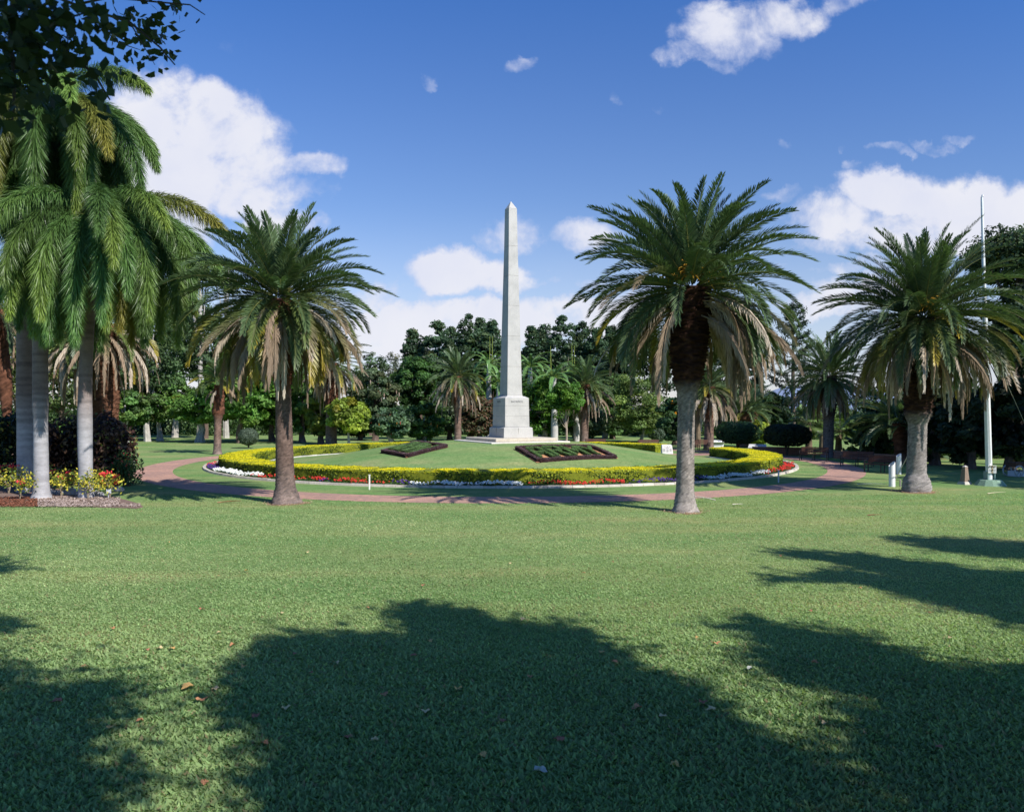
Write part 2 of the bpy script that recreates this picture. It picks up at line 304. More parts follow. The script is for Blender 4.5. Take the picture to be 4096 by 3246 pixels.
# ------------------------------------------------------------------ fallen leaves and litter
leafspots = [(755,2764,.11),(805,2815,.07),(860,2770,.06),(230,2822,.07),(440,2925,.05),(1060,2990,.05),(1500,2980,.05),(2237,2975,.07),(2165,3105,.08),(2550,2845,.07),(2655,2880,.05),(2810,2825,.05),(3005,2688,.06),(2865,2585,.05),(2095,2490,.07),(1655,2635,.06),(1720,2575,.05),(1535,2795,.06),(1345,2665,.05),(1180,2625,.04),(975,2680,.05),(930,2592,.05),(875,2540,.04),(805,2448,.05),(985,2290,.05),(875,2310,.03),(640,2605,.05),(590,2610,.04),(690,2605,.05),(450,2525,.05),(1230,2215,.04),(1690,2350,.05),(1640,2225,.05),(2335,2300,.05),(2040,2260,.04),(2450,2255,.04),(2405,2620,.05),(2460,2660,.05),(2845,2855,.06),(3240,2455,.05),(3520,2590,.05),(3720,2460,.03),(3800,2560,.04),(1020,2880,.06),(1930,3040,.06),(820,3150,.05),(1140,2850,.05),(1390,2960,.04),(675,2175,.04),(3260,2665,.06),(3300,2910,.05),(3760,3010,.05),(2790,2560,.04),(2120,2720,.05),(600,2490,.03),(3120,2230,.04),(2700,3080,.06),(560,2900,.05),(1700,2860,.05),(1245,2705,.04),(1830,2770,.05),(1470,2440,.04),(1130,2460,.04),(2010,2900,.05),(330,2680,.05),(3440,2360,.04)]
def leaf_lit(k, px, py, s):
    p = G(px, py); a = rng.random()*6.28; m = 15; th_ = np.linspace(0, 2*math.pi, m, endpoint=False)
    r_ = s*.95*(.7+.3*rng.random(m))*(1+.28*np.cos(th_*5+k)*(k % 3 > 0)+.15*np.cos(th_)); v = np.stack([r_*np.cos(th_)*1.1, r_*np.sin(th_)*.85, .008+s*(.2+.35*rng.random())*(1+np.cos(th_*2+a))*.6+.02*rng.random(m)*(s > .04)], 1)
    v = np.concatenate([v, [[0, 0, .025]]]); f = np.array([[q_, (q_+1) % m, m] for q_ in range(m)])
    c_ = [(.62,.38,.14),(.5,.24,.12),(.62,.47,.25),(.38,.16,.1)][k % 4] if k != 12 and k != 8 else (.5,.5,.42)
    o = mesh('fallen_leaf', v, f, M_dry, col=c_, loc=(p[0], p[1], .034)); o.rotation_euler = (0, 0, a)
    lab = 'small dry brown fallen leaf lying on the foreground lawn'
    if k == 0: lab = 'largest dry tan fallen leaf, lying on lawn at the lower left'
    if k == 8: lab = 'pale silvery fallen leaf lying in the dark shade at the lower centre'
    return tag(o, lab, 'leaf', 'dry leaves fallen on the lawn')
for k, (a_, b_, c_) in enumerate(leafspots): leaf_lit(k, a_, b_, c_)

# ------------------------------------------------------------------ hedges
def hedge_strip(pts, hw, h, zf, dens_, lsize, ctop, cside, closed=False, mixside=.35, darkside=(.03,.06,.012), ends=True):
    """clipped hedge along a polyline: solid core and a skin of leaves. returns two (v,f,c) lists"""
    p = np.asarray(pts, float); sg = np.r_[0, np.cumsum(np.linalg.norm(np.diff(p, axis=0), axis=1))]; Lh = sg[-1]
    m = max(3, int(Lh/.22)); q_ = np.linspace(0, Lh, m); P_ = np.stack([np.interp(q_, sg, p[:, 0]), np.interp(q_, sg, p[:, 1])], 1)
    d = unit(np.gradient(P_, axis=0)); nn = np.stack([-d[:, 1], d[:, 0]], 1); z = zf(P_[:, 0], P_[:, 1])
    hi = h-.02; wi = hw-.025
    cs = [(-wi, -.05), (-wi, hi*.5), (-wi, hi-.05), (-wi+.06, hi), (0, hi), (wi-.06, hi), (wi, hi-.05), (wi, hi*.5), (wi, -.05)]
    V = np.stack([np.c_[P_+nn*a, zf(P_[:, 0]+nn[:, 0]*a, P_[:, 1]+nn[:, 1]*a)+b_] for a, b_ in cs], 1)
    V = V+rng.normal(size=V.shape)*.006; k = len(cs); V = V.reshape(-1, 3)
    i = np.arange(m-1)[:, None]*k; j = np.arange(k-1)[None]
    f = np.stack([i+j, i+j+1, i+k+j+1, i+k+j], -1).reshape(-1, 4)
    core = [(V, f, np.array(cside)*.45)]
    for e in (0, m-1):
        core.append((V[e*k:(e+1)*k], np.array([[0,1,7,8],[1,2,6,7],[2,3,5,6]]), np.array(cside)*.45))
    def at(s_, a, b_):
        x = np.interp(s_, q_, P_[:, 0]); y = np.interp(s_, q_, P_[:, 1]); nx = np.interp(s_, q_, nn[:, 0]); ny = np.interp(s_, q_, nn[:, 1])
        x = x+nx*a; y = y+ny*a; return np.stack([x, y, zf(x, y)+b_], 1), np.stack([nx, ny, 0*nx], 1)
    out = []
    nt_ = int(Lh*hw*2*dens_); s_ = rng.random(nt_)*Lh; a = (rng.random(nt_)*2-1)*hw
    wob = .018*np.sin(s_*2.3)+.014*np.sin(s_*5.1+1)
    c_, _ = at(s_, a, h+wob-.02*rng.random(nt_)-.05*(np.abs(a/hw)**8)); out.append(leaves(c_, lsize, np.tile([0, 0, 1.], (nt_, 1)), .6, .55, ctop, .16))
    for sd in (-1, 1):
        ns_ = int(Lh*h*dens_*1.1); s_ = rng.random(ns_)*Lh; b_ = rng.random(ns_)*h
        wob = .025*np.sin(s_*1.9+sd)+.02*np.sin(b_*14+s_*3)
        c_, nv_ = at(s_, sd*(hw+wob-.035*rng.random(ns_)), b_)
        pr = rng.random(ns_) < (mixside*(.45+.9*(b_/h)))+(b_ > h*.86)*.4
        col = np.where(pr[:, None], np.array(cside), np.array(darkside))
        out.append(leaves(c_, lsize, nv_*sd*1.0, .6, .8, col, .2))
    if ends and not closed:
        for e, sg_ in ((0, -1), (Lh, 1)):
            ne = int(hw*2*h*dens_*1.1); a = (rng.random(ne)*2-1)*hw; b_ = rng.random(ne)*h
            c_, nv_ = at(np.full(ne, e), a, b_); dd = d[0 if sg_ < 0 else -1]*sg_
            c_[:, :2] += dd*.02; out.append(leaves(c_, lsize, np.tile([dd[0], dd[1], 0], (ne, 1)), .6, .8, cside, .2))
    return core, out
YT = (.8,.7,.025); YS = (.42,.47,.04)
t = np.linspace(R(40.7), R(378.4), 260); rm = 16.35
ring = RC+np.stack([rm*np.cos(t), rm*np.sin(t)], 1)
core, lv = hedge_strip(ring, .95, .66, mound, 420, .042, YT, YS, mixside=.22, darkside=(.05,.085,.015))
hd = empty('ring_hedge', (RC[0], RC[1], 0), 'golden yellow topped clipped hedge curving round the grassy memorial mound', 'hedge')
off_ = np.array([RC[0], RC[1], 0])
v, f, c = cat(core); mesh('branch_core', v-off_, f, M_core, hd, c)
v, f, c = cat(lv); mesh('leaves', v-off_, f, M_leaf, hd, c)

# edging kerbs
def edging(name, r0, r1, h, t0, t1, blk, col, label):
    ps = []; nb_ = int((t1-t0)*r1/blk); g = .008/r1
    for k in range(nb_):
        a, b_ = t0+(t1-t0)*k/nb_+g, t0+(t1-t0)*(k+1)/nb_-g; dz = rng.normal()*.006; c_ = np.array(col)*(1+.1*rng.normal())
        q_ = []
        for zz, ri, ro in ((-.05, r0, r1), (h+dz, r0+.02, r1-.05)):
            for (aa, r_) in ((a, ri), (a, ro), (b_, ro), (b_, ri)):
                x = RC[0]+r_*math.cos(aa); y = RC[1]+r_*math.sin(aa); q_.append((x, y, float(mound(x, y))+zz))
        ps.append((np.array(q_), np.array([[0,3,2,1],[4,5,6,7],[0,1,5,4],[1,2,6,5],[2,3,7,6],[3,0,4,7]]), c_))
    v, f, c = cat(ps); return tag(mesh(name, v, f, M_stone, col=c), label, 'edging')
edging('flower_bed_edging', 17.98, 18.22, .1, R(190-23), R(378), .55, (.5,.45,.38), 'pale concrete block edging in front of the ring of flowers')
edging('inner_edging', 15.0, 15.22, .06, R(41), R(378), .6, (.5,.48,.44), 'pale concrete edging along the inner foot of the yellow hedge')
v, f = ringstrip(R(167), R(378), lambda t: 17.2+0*t, lambda t: 18.0+0*t, .012, 200)
tag(mesh('soil_strip', v, f, M_soil, col=(.1,.065,.04)), kind='structure')

# flowers in colour patches along the foot of the hedge
def th_from_px(px, r=17.7):
    best = None
    for a in np.arange(-161, -19, .25):
        x = RC[0]+r*math.cos(R(a)); y = RC[1]+r*math.sin(R(a)); p = HX+F*x/y
        if best is None or abs(p-px) < best[0]: best = (abs(p-px), a)
    return R(best[1])
RED, WHI, PUR = (.62,.05,.04), (.85,.85,.86), (.1,.05,.24)
patches = [(800,842,RED,'far left of'),(812,868,PUR,''),(868,1030,WHI,''),(1022,1190,RED,''),(1190,1285,RED,''),(1285,1325,PUR,''),(1330,1545,RED,''),(1545,1650,PUR,''),(1655,1745,WHI,''),(1748,2110,WHI,''),(2115,2520,RED,''),(2525,2830,PUR,''),(2810,3070,WHI,''),(3050,3195,RED,'')]
pnames = ['red flowers at the far left end of the bed','purple flowers near the left end of the bed','white flowers left of the tall front left palm','red flowers just left of the front left palm trunk','red flowers just right of the front left palm trunk','small purple flowers between two red patches','red flowers behind the white stake','sparse purple flowers right of the white stake','small bright white flower clump left of the hedge shadow','long row of white flowers in the palm shadow','long row of red flowers right of the obelisk','dark purple flowers behind the front right palm','white flowers right of the front right palm','red flowers at the right end of the bed']
for k, (x0, x1, col, _) in enumerate(patches):
    a0, a1 = th_from_px(x0), th_from_px(x1)
    if k == 0: a0 -= R(7)
    if k == 13: a1 += R(5)
    arc = abs(a1-a0)*17.7; name = {RED: 'red_flowers', WHI: 'white_flowers', PUR: 'purple_flowers'}[col]
    e = empty(name, (RC[0]+17.7*math.cos((a0+a1)/2), RC[1]+17.7*math.sin((a0+a1)/2), 0), pnames[k], 'flowers', 'flower patches along the ring hedge'); off = np.array(e.location)
    nl_ = int(arc*420); a = a0+(a1-a0)*rng.random(nl_); r_ = 17.3+.68*rng.random(nl_); zz = rng.random(nl_)*.16
    mo = .5+.5*np.sin(a*17.7*3.1+k)
    c_ = np.stack([RC[0]+r_*np.cos(a), RC[1]+r_*np.sin(a), zz*(.6+.5*mo)], 1)
    v, f, c = cat([leaves(c_-off, .045, np.tile([0, 0, 1.], (nl_, 1)), .5, .9, (.055,.12,.035), .2)]); mesh('leaves', v, f, M_leaf, e, c)
    nf_ = int(arc*(70 if col == WHI else 27 if col == RED else 24)*(.75 if k in (7,8) else 1)); a = a0+(a1-a0)*rng.random(nf_); a += np.sin(a*17.7*2.3+k)*.012; r_ = 17.35+.6*rng.random(nf_)
    zz = .13+.12*rng.random(nf_)+.05*np.sin(a*17.7*2.3+k); pc = np.stack([RC[0]+r_*np.cos(a), RC[1]+r_*np.sin(a), zz], 1)-off
    m5 = 5; cen = np.repeat(pc, m5, 0)+rng.normal(size=(nf_*m5, 3))*.016; nn = np.tile([0, -.6, .8], (len(cen), 1))
    v, f, c = cat([leaves(cen, .03, nn, .8, .5, col, .12)]); tag(mesh('blooms', v, f, M_petal, e, c), kind='stuff')

# ------------------------------------------------------------------ lettered beds on the mound
def bed(corners, word, wfrac, label, xlabel):
    bl, br, tr, tl = [GM(*c_)[:2] for c_ in corners]
    def uv(u, v_): return (bl*(1-u)+br*u)*(1-v_)+(tl*(1-u)+tr*u)*v_
    g = np.linspace(0, 1, 14); P_ = np.array([uv(a, b_) for b_ in g for a in g]); V = np.c_[P_, mound(P_[:, 0], P_[:, 1])+.03]
    f = np.array([[r_*14+c_, r_*14+c_+1, (r_+1)*14+c_+1, (r_+1)*14+c_] for r_ in range(13) for c_ in range(13)])
    tag(mesh('soil_bed', V, f, M_soil, col=(.55,.27,.13)), 'orange bare soil bed under '+xlabel, 'soil bed', 'lettered beds on the mound')
    m = .035; fr = [uv(m, m), uv(1-m, m), uv(1-m, 1-m), uv(m, 1-m), uv(m, m)]
    core, lv = [], []
    for k in range(4):
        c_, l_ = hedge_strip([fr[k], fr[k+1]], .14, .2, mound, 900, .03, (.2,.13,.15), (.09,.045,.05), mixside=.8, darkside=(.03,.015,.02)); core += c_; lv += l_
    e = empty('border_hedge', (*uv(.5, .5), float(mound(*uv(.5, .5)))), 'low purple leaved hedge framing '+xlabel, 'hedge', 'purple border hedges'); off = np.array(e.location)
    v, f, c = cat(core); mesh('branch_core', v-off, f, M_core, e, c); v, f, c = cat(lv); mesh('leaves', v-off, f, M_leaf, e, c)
    SH = {'A': [[(.0,0),(.12,1),(.8,1),(.92,0)], [(.08,.45),(.85,.45)]], 'R': [[(0,0),(0,1),(.8,1),(.85,.78),(.8,.55),(0,.52)], [(.45,.5),(.88,0)]],
          'M': [[(0,0),(0,1),(.5,.35),(1,1),(1,0)]], 'Y': [[(0,1),(.5,.5),(.5,0)], [(1,1),(.5,.5)]], 'N': [[(0,0),(0,1),(1,0),(1,1)]]}
    n_ = len(word); cw = .84/n_
    wl = np.linalg.norm(br-bl)
    for k, ch in enumerate(word):
        core, lv = [], []
        for st in SH[ch]:
            pts = [uv(.08+cw*k+cw*.06+cw*wfrac*a, .16+.68*b_) for a, b_ in st]
            pp = [pts[0]]
            for q_ in range(len(pts)-1):
                m_ = max(2, int(np.linalg.norm(pts[q_+1]-pts[q_])/.25)); pp += [pts[q_]+(pts[q_+1]-pts[q_])*s/m_ for s in range(1, m_+1)]
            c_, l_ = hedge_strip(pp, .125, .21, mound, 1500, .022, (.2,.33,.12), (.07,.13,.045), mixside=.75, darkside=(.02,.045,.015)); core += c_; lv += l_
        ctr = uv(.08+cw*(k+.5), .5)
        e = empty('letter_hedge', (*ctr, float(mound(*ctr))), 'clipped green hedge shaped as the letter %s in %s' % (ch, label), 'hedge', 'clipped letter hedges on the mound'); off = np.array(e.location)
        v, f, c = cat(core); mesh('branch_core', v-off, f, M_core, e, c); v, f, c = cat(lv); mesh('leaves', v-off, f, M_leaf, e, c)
bed([(2148,1852),(2474,1835),(2374,1791),(2054,1797)], 'ARMY', .8, 'the right hand bed', 'the four letter word on the right of the mound')
bed([(1523,1812),(1626,1832),(1793,1790),(1668,1775)], 'RAN', .8, 'the left hand bed', 'the three letter word on the left of the mound')

# ------------------------------------------------------------------ obelisk
BC = np.array([-.072, 53.43]); PHI = R(27.9)
ob = empty('obelisk', (BC[0], BC[1], 1.2), 'tall pale granite obelisk on a stepped plinth at the top of the mound', 'monument', rz=PHI)
def frust(a0, a1, z0, z1, inset=0):
    v = np.array([[sx*a, sy*a, z-1.2] for a, z in ((a0, z0), (a1, z1)) for sx, sy in ((-1,-1),(1,-1),(1,1),(-1,1))], float)
    return v, np.array([[0,3,2,1],[4,5,6,7],[0,1,5,4],[1,2,6,5],[2,3,7,6],[3,0,4,7]]), (1,1,1)
def obpart(name, ps, m=M_gran, bv=.012, parent=ob):
    v, f, c = cat(ps); o = mesh(name, v, f, m, parent, c); bevel(o, bv, 1); return o
def slabrough(a, z0, z1, name, col):
    o = obpart(name, [(frust(a, a, z0, z1)[0], frust(a, a, z0, z1)[1], col)], M_stone, .03); return o
slabrough(2.79, .95, 1.37, 'foundation_slab', (.62,.58,.5)); slabrough(2.2, 1.365, 1.567, 'step', (.52,.46,.36))
obpart('base', [frust(1.058, 1.03, 1.56, 2.20), frust(1.03, .9, 2.20, 2.245)])
pl = obpart('plinth', [frust(.885, .875, 2.25, 2.93), frust(.872, .865, 2.935, 3.6), frust(.862, .855, 3.605, 4.10), frust(.855, .64, 4.10, 4.22)])
sh = obpart('shaft', [frust(.57, .55, 4.2, 4.30)]+[frust(a0, a1, z0+.006, z1-.006) for a0, a1, z0, z1 in
  [(.535,.495,4.30,6.12),(.495,.452,6.12,8.08),(.452,.41,8.08,10.04),(.41,.367,10.04,11.98),(.367,.325,11.98,13.9),(.325,.29,13.9,16.33)]], bv=.006)
obpart('pyramidion', [frust(.288, .006, 16.33, 16.83)], bv=.004)
js = [box(-a-.001, a+.001, -a-.001, a+.001, z-.011-1.2, z+.011-1.2) for a, z in ((.494,6.12),(.451,8.08),(.409,10.04),(.366,11.98),(.324,13.9),(.868,2.932),(.861,3.602))]
js = [box(-(a-.006), a-.006, -(a-.006), a-.006, z-.014-1.2, z+.014-1.2) for a, z in ((.494,6.12),(.451,8.08),(.409,10.04),(.366,11.98),(.324,13.9),(.868,2.932),(.861,3.602))]
js += [box(-.01, .01, -1.0475, 0, .37, .99), box(-1.0475, 0, -.01, .01, .37, .99)]
for jb in js: mesh('stone_joint', jb[0], jb[1], M_joint, ob)
def text(s, size, m, parent, loc, rot, name='inscription', ext=.004):
    cu = bpy.data.curves.new('t', 'FONT'); cu.body = s; cu.size = size; cu.extrude = ext; cu.align_x = 'CENTER'; cu.align_y = 'CENTER'; cu.space_character = 1.12; cu.offset = .003
    o = bpy.data.objects.new('t', cu); C.objects.link(o); dg = bpy.context.evaluated_depsgraph_get()
    me = bpy.data.meshes.new_from_object(o.evaluated_get(dg)); bpy.data.objects.remove(o); me.materials.clear(); me.materials.append(m)
    o = bpy.data.objects.new(name, me); C.objects.link(o); o.parent = parent; o.location = loc; o.rotation_euler = rot; return o
text('SACRIFICE.', .165, M_ink, pl, (.0, -.861, 2.66), (R(90), 0, 0)); text('DUTY.', .165, M_ink, pl, (-.861, .0, 2.66), (R(90), 0, R(-90)))

# ------------------------------------------------------------------ palms
def frond_geo(base, az, e0, droop, Lf, nl, ll, lw, col, coltip, vee=.35, fold=0., sag=.15, pw=1.3, start=.12, rad=.035, plume=False, roll=0., rcol=None, rag=.0):
    n_ = 22; t = np.linspace(0, 1, n_); e = np.maximum(e0-droop*t**pw, R(-89))
    azs = az+roll*.3*t**2
    T = np.stack([np.cos(e)*np.cos(azs), np.cos(e)*np.sin(azs), np.sin(e)], 1); P_ = base+np.concatenate([[[0, 0, 0]], np.cumsum((T[1:]+T[:-1])/2*Lf/(n_-1), 0)])
    S = np.stack([-np.sin(azs), np.cos(azs), 0*azs], 1); Un = np.cross(T, S)
    S, Un = S*math.cos(roll)+Un*math.sin(roll), Un*math.cos(roll)-S*math.sin(roll)
    m = nl*2; tt_ = start+(1-start)*(np.repeat(np.arange(nl), 2)+rng.random(m)*.5)/nl; tt_ = np.minimum(tt_, .995)
    ip = lambda A: np.stack([np.interp(tt_, t, A[:, k]) for k in range(3)], 1)
    p = ip(P_); T_ = unit(ip(T)); S_ = unit(ip(S)); U_ = unit(ip(Un)); sd = np.tile([-1., 1.], nl)[:, None]
    be = (R(38)+R(28)*tt_+fold)[:, None]+rng.normal(size=(m, 1))*.09
    if plume:
        ph = rng.random(m)*6.283; rd = S_*np.cos(ph)[:, None]+U_*np.sin(ph)[:, None]; be = R(38)+rng.normal(size=(m, 1))*.25+.3*tt_[:, None]; d = unit(rd*np.cos(be)+T_*np.sin(be))
    else: d = unit(S_*sd*np.cos(be)+T_*np.sin(be)+U_*vee*(.6+.8*rng.random((m, 1))))
    lp = np.interp(tt_, [0, .3, .7, 1], [.45, 1, .85, .35])*(1-rag*rng.random(m)); l_ = (ll*lp*(.85+.3*rng.random(m)))[:, None]
    g = np.array([0, 0, -1.]); mid = p+d*l_*.5+g*l_*sag*.25; tip = p+d*l_+g*l_*sag
    wv = unit(np.cross(d, U_ if not plume else unit(rng.normal(size=(m, 3)))))*lw
    v = np.stack([p, mid+wv, tip, mid-wv], 1).reshape(-1, 3); f = np.arange(4*m).reshape(m, 4)
    k = np.clip((tt_-.35)/.65, 0, 1)[:, None]; c_ = (np.array(col)*(1-k)+np.array(coltip)*k)*(1+.13*rng.normal(size=(m, 1)))
    rv, rf, _ = tube(P_[::2], rad*(1-.85*t[::2]), 4, cap=False)
    rc = np.array(rcol if rcol is not None else np.array(col)*1.5+.03)
    return [(v, f, np.repeat(np.clip(c_, .004, 1), 4, 0)), (rv, rf, rc)]
GRN = np.array([.088,.14,.058]); YGR = np.array([.17,.2,.03]); YEL = np.array([.42,.32,.04]); DRY = np.array([.33,.245,.17]); DRY2 = np.array([.46,.39,.31])
def date_palm(loc, crown, label, prof, n_green=70, n_dead=34, L0=4.4, nl=105, ll=.56, lw=.021, top_e=82, dead_side=None, yel=.35, fruit=0, seed=0, skirt=1.0, boots=None, bcol=(.17,.11,.085), ucol=(.14,.06,.035), name='date_palm', group='date palms around the memorial', lean=(0,0), deadL=.85, headr=.45, dark=1.0, low=-35, gap=False, dsig=1.25):
    """loc: base on the ground, crown: world xyz of the crown's heart, prof: [(z, radius)]"""
    loc = np.asarray(loc, float); cr = np.asarray(crown, float)-loc
    e = empty(name, loc, label, 'palm tree', group)
    zt = cr[2]; zs = np.arange(0, zt, .055 if L0 > 3.5 else .11); pz, pr = zip(*prof)
    boots = zt*.55 if boots is None else boots
    ns = 28 if L0 > 3.5 else 14; th = np.arange(ns)/ns*6.283
    r_ = np.interp(zs, pz, pr); cx_ = np.stack([np.interp(zs, [0, zt*.5, zt], [0, cr[0]*.35+lean[0], cr[0]]), np.interp(zs, [0, zt*.5, zt], [0, cr[1]*.35+lean[1], cr[1]])], 1)
    k = np.arange(len(zs)); up = np.clip((zs-boots)/.5, 0, 1)
    rr = r_[:, None]*(1+.022*(k % 2*2-1)[:, None]+.012*rng.normal(size=(len(zs), ns)))
    sp = ((np.arange(ns)[None]+k[:, None]*2) % 4 < 2)*.10-.04
    rr = rr*(1+up[:, None]*(sp*1.3+.09*rng.normal(size=rr.shape)))
    foot = np.exp(-zs/.5)[:, None]; rr = rr*(1+foot*.13*np.sin(th*3+seed)[None]+foot*.05*rng.normal(size=rr.shape))
    V = np.stack([cx_[:, :1]+rr*np.cos(th), cx_[:, 1:]+rr*np.sin(th), np.repeat(zs[:, None], ns, 1)-.03], -1).reshape(-1, 3)
    i = np.arange(len(zs)-1)[:, None]*ns; j = np.arange(ns)[None]; f = np.stack([i+j, i+(j+1) % ns, i+ns+(j+1) % ns, i+ns+j], -1).reshape(-1, 4)
    c0 = np.array(bcol)*(1+.25*rng.normal(size=(len(zs), ns, 1))); c1 = np.array(ucol)*(1+.3*rng.normal(size=(len(zs), ns, 1)))
    low_ = np.clip(1-zs/1.6, 0, 1)[:, None, None]; c0 = c0*(1-.0*low_)+low_*.06
    col = c0*(1-up[:, None, None])+c1*up[:, None, None]
    mesh('trunk', V, f, M_palmbark, e, np.clip(col, .01, 1).reshape(-1, 3), smooth=True)
    G_ = []; ga_ = 2.399963
    for q_ in range(n_green):
        u = (q_+.5)/n_green; e0 = R(top_e-(top_e-low)*u**.85)+rng.normal()*.06; az = q_*ga_+rng.normal()*.15
        if gap and u > .62 and abs((math.degrees(az)+100+180) % 360-180) < 38: continue
        droop = R(34+50*u)*(1+.2*rng.normal()); Lq = L0*(.86+.14*math.sin(math.pi*min(1, u*1.1)))*(1+.07*rng.normal())*(.97 if u < .2 else 1)
        y = max(0, (u-.5)*2)*yel*2*rng.random(); c_ = GRN*dark*(1+.15*rng.normal())*(1-y)+YGR*y; ct = c_ if rng.random() > y*1.3 else (YEL if rng.random() < .5 else DRY)
        hb = np.array([math.cos(az), math.sin(az), 0])*headr*(.3+.6*u)+np.array([0, 0, .25-.5*u])*1.2
        G_ += frond_geo(cr+hb, az, e0, droop, Lq, nl, ll, lw, c_, ct, vee=.4, pw=1.7, roll=rng.normal()*.35, rcol=np.array([.16,.17,.05])*(1+.2*rng.normal()), rad=.03*L0/4.4, sag=.1+.15*u)
    v, f, c = cat(G_); mesh('crown', v, f, M_frond, e, c)
    if n_dead:
        D_ = []
        for q_ in range(n_dead):
            az = q_*ga_+rng.normal()*.3
            if dead_side is not None and rng.random() < .6: az = dead_side+rng.normal()*dsig
            if gap and abs((math.degrees(az)+100+180) % 360-180) < 30: continue
            e0 = R(5-48*rng.random()); droop = R(62+30*rng.random()); Lq = L0*deadL*(.75+.38*rng.random())*skirt
            hb = np.array([math.cos(az), math.sin(az), 0])*headr*.9+np.array([0, 0, -.35-.7*rng.random()])
            c_ = (DRY*(1-.5*rng.random()) if rng.random() < .65 else DRY2); 
            D_ += frond_geo(cr+hb, az, e0, droop, Lq, int(nl*.75), ll*.8, lw*1.05, c_, c_*1.15, vee=-.15, fold=R(14), sag=.45, pw=.9+.5*rng.random(), roll=rng.normal()*1.0, rcol=DRY*.9, rad=.028*L0/4.4, rag=.5)
        v, f, c = cat(D_); mesh('dead_fronds', v, f, M_dry, e, c)
    for q_ in range(fruit):
        az = R(-60-80*rng.random()) if q_ < 3 else rng.random()*6.28
        b0 = cr+np.array([math.cos(az)*.35, math.sin(az)*.35, .25+.3*rng.random()]); F_ = []
        for s in range(26):
            a2 = az+rng.normal()*.5; el = R(40+25*rng.normal()); le = .55+.45*rng.random(); tq = np.linspace(0, 1, 6)[:, None]
            d = np.array([math.cos(a2)*math.cos(el), math.sin(a2)*math.cos(el), math.sin(el)]); F_.append((*tube(b0+d*tq*le+np.array([0, 0, -.5])*tq**2*le, .018, 3, cap=False)[:2], (.62,.36,.05)))
        v, f, c = cat(F_); mesh('flower_stalks', v, f, M_petal, e, c)
    return e
pA = G(1142, 2012); pB = G(2737, 2046); pC = G(3662, 1966)
date_palm(pA, AT(1118,1190,pA[1]), 'tall date palm with skirt of brown fronds, nearest palm left of the obelisk', [(0,.56),(.25,.47),(.6,.36),(1.0,.33),(3,.29),(4.2,.27),(5,.4),(6.0,.5),(7.6,.45)], 125, 64, 3.6, yel=1.0, boots=3.9, bcol=(.15,.1,.08), seed=1, top_e=80, low=-48)
date_palm(pB, AT(2765,1145,pB[1]), 'tall date palm with yellow flower stalks, nearest palm right of the obelisk', [(0,.46),(.3,.36),(.7,.3),(1.5,.29),(3.3,.28),(4.0,.34),(4.6,.5),(5.6,.58),(6.6,.62),(7.6,.58)], 140, 76, 3.8, yel=.35, fruit=5, gap=True, dsig=.8, boots=3.9, bcol=(.27,.23,.2), ucol=(.055,.024,.015), seed=2, dead_side=R(-8), headr=.6, deadL=.88, top_e=86, low=-35)
date_palm(pC, AT(3695,1265,pC[1]), 'date palm with bulbous grey foot and orange flower stalk beside the flagpole', [(0,.52),(.2,.56),(.5,.52),(.72,.4),(.8,.38),(2,.36),(2.8,.36),(3.2,.5),(5,.6),(8,.55)], 140, 84, 4.1, yel=.4, fruit=3, boots=2.9, bcol=(.25,.22,.2), ucol=(.06,.03,.02), seed=3, headr=.6, deadL=.82, top_e=84, low=-35)
pr_s = [(0,.36),(.5,.27),(3,.24),(5,.36),(9,.36)]
def small(px, bpy_, cpx, cpy, label, L0, ng, ndd, d=None, prof=pr_s, **k):
    b_ = G(px, bpy_) if d is None else np.array([(px-HX)/F*d, d, 0.])
    return date_palm(b_, AT(cpx, cpy, b_[1]), label, prof, int(ng*1.35), int(ndd*1.5), L0, nl=46, ll=.5, lw=.036, headr=.3, **k)
small(868,1816,880,1515,'thin date palm with few green fronds standing left of the ring hedge',2.3,26,6,prof=[(0,.36),(.4,.28),(2.5,.26),(3.2,.42),(5,.4),(5.6,.2)],boots=2.6,deadL=.6,yel=.5,low=-10)
small(1324,1779,1330,1450,'date palm with long brown skirt standing behind the front left palm',3.9,40,34,prof=[(0,.55),(3,.5),(4,.6),(6,.75),(8,.5)],boots=3.4,yel=.6)
small(1831,1765,1833,1500,'date palm with drooping brown skirt left of the obelisk',2.9,44,30,d=80,prof=[(0,.36),(3,.32),(4.4,.42),(7,.4)],yel=.45,deadL=1.05,skirt=1.1)
small(2335,1767,2345,1535,'date palm with half brown skirt right of the obelisk',3.2,50,24,d=81,prof=[(0,.42),(3,.4),(4.4,.5),(7,.4)],yel=.6,deadL=1.0)
small(2835,1799,2838,1540,'mostly brown skirted date palm just right of the front right palm trunk',2.6,34,34,prof=[(0,.42),(2.2,.38),(3,.42),(5,.5),(7,.4)],boots=2.2,yel=.5,deadL=1.25)
small(3313,1828,3318,1500,'dark trunked date palm standing behind the curved path on the right',3.7,64,26,prof=[(0,.5),(.4,.36),(2.5,.36),(4.2,.5),(6,.5)],boots=2.6,bcol=(.16,.14,.13),ucol=(.07,.05,.045),yel=.3,deadL=.75)
small(2990,1790,2985,1640,'low stout date palm with arching fronds behind the round green bush',3.0,34,0,d=74,prof=[(0,.9),(3.4,.95)],boots=.2,yel=.3,ucol=(.13,.07,.04),low=-5,top_e=70)
small(3620,1790,3590,1690,'low date palm half hidden behind the bulbous footed palm',3.3,34,0,d=52,prof=[(0,.5),(2.4,.5)],boots=.2,yel=.1,low=-5,top_e=60)
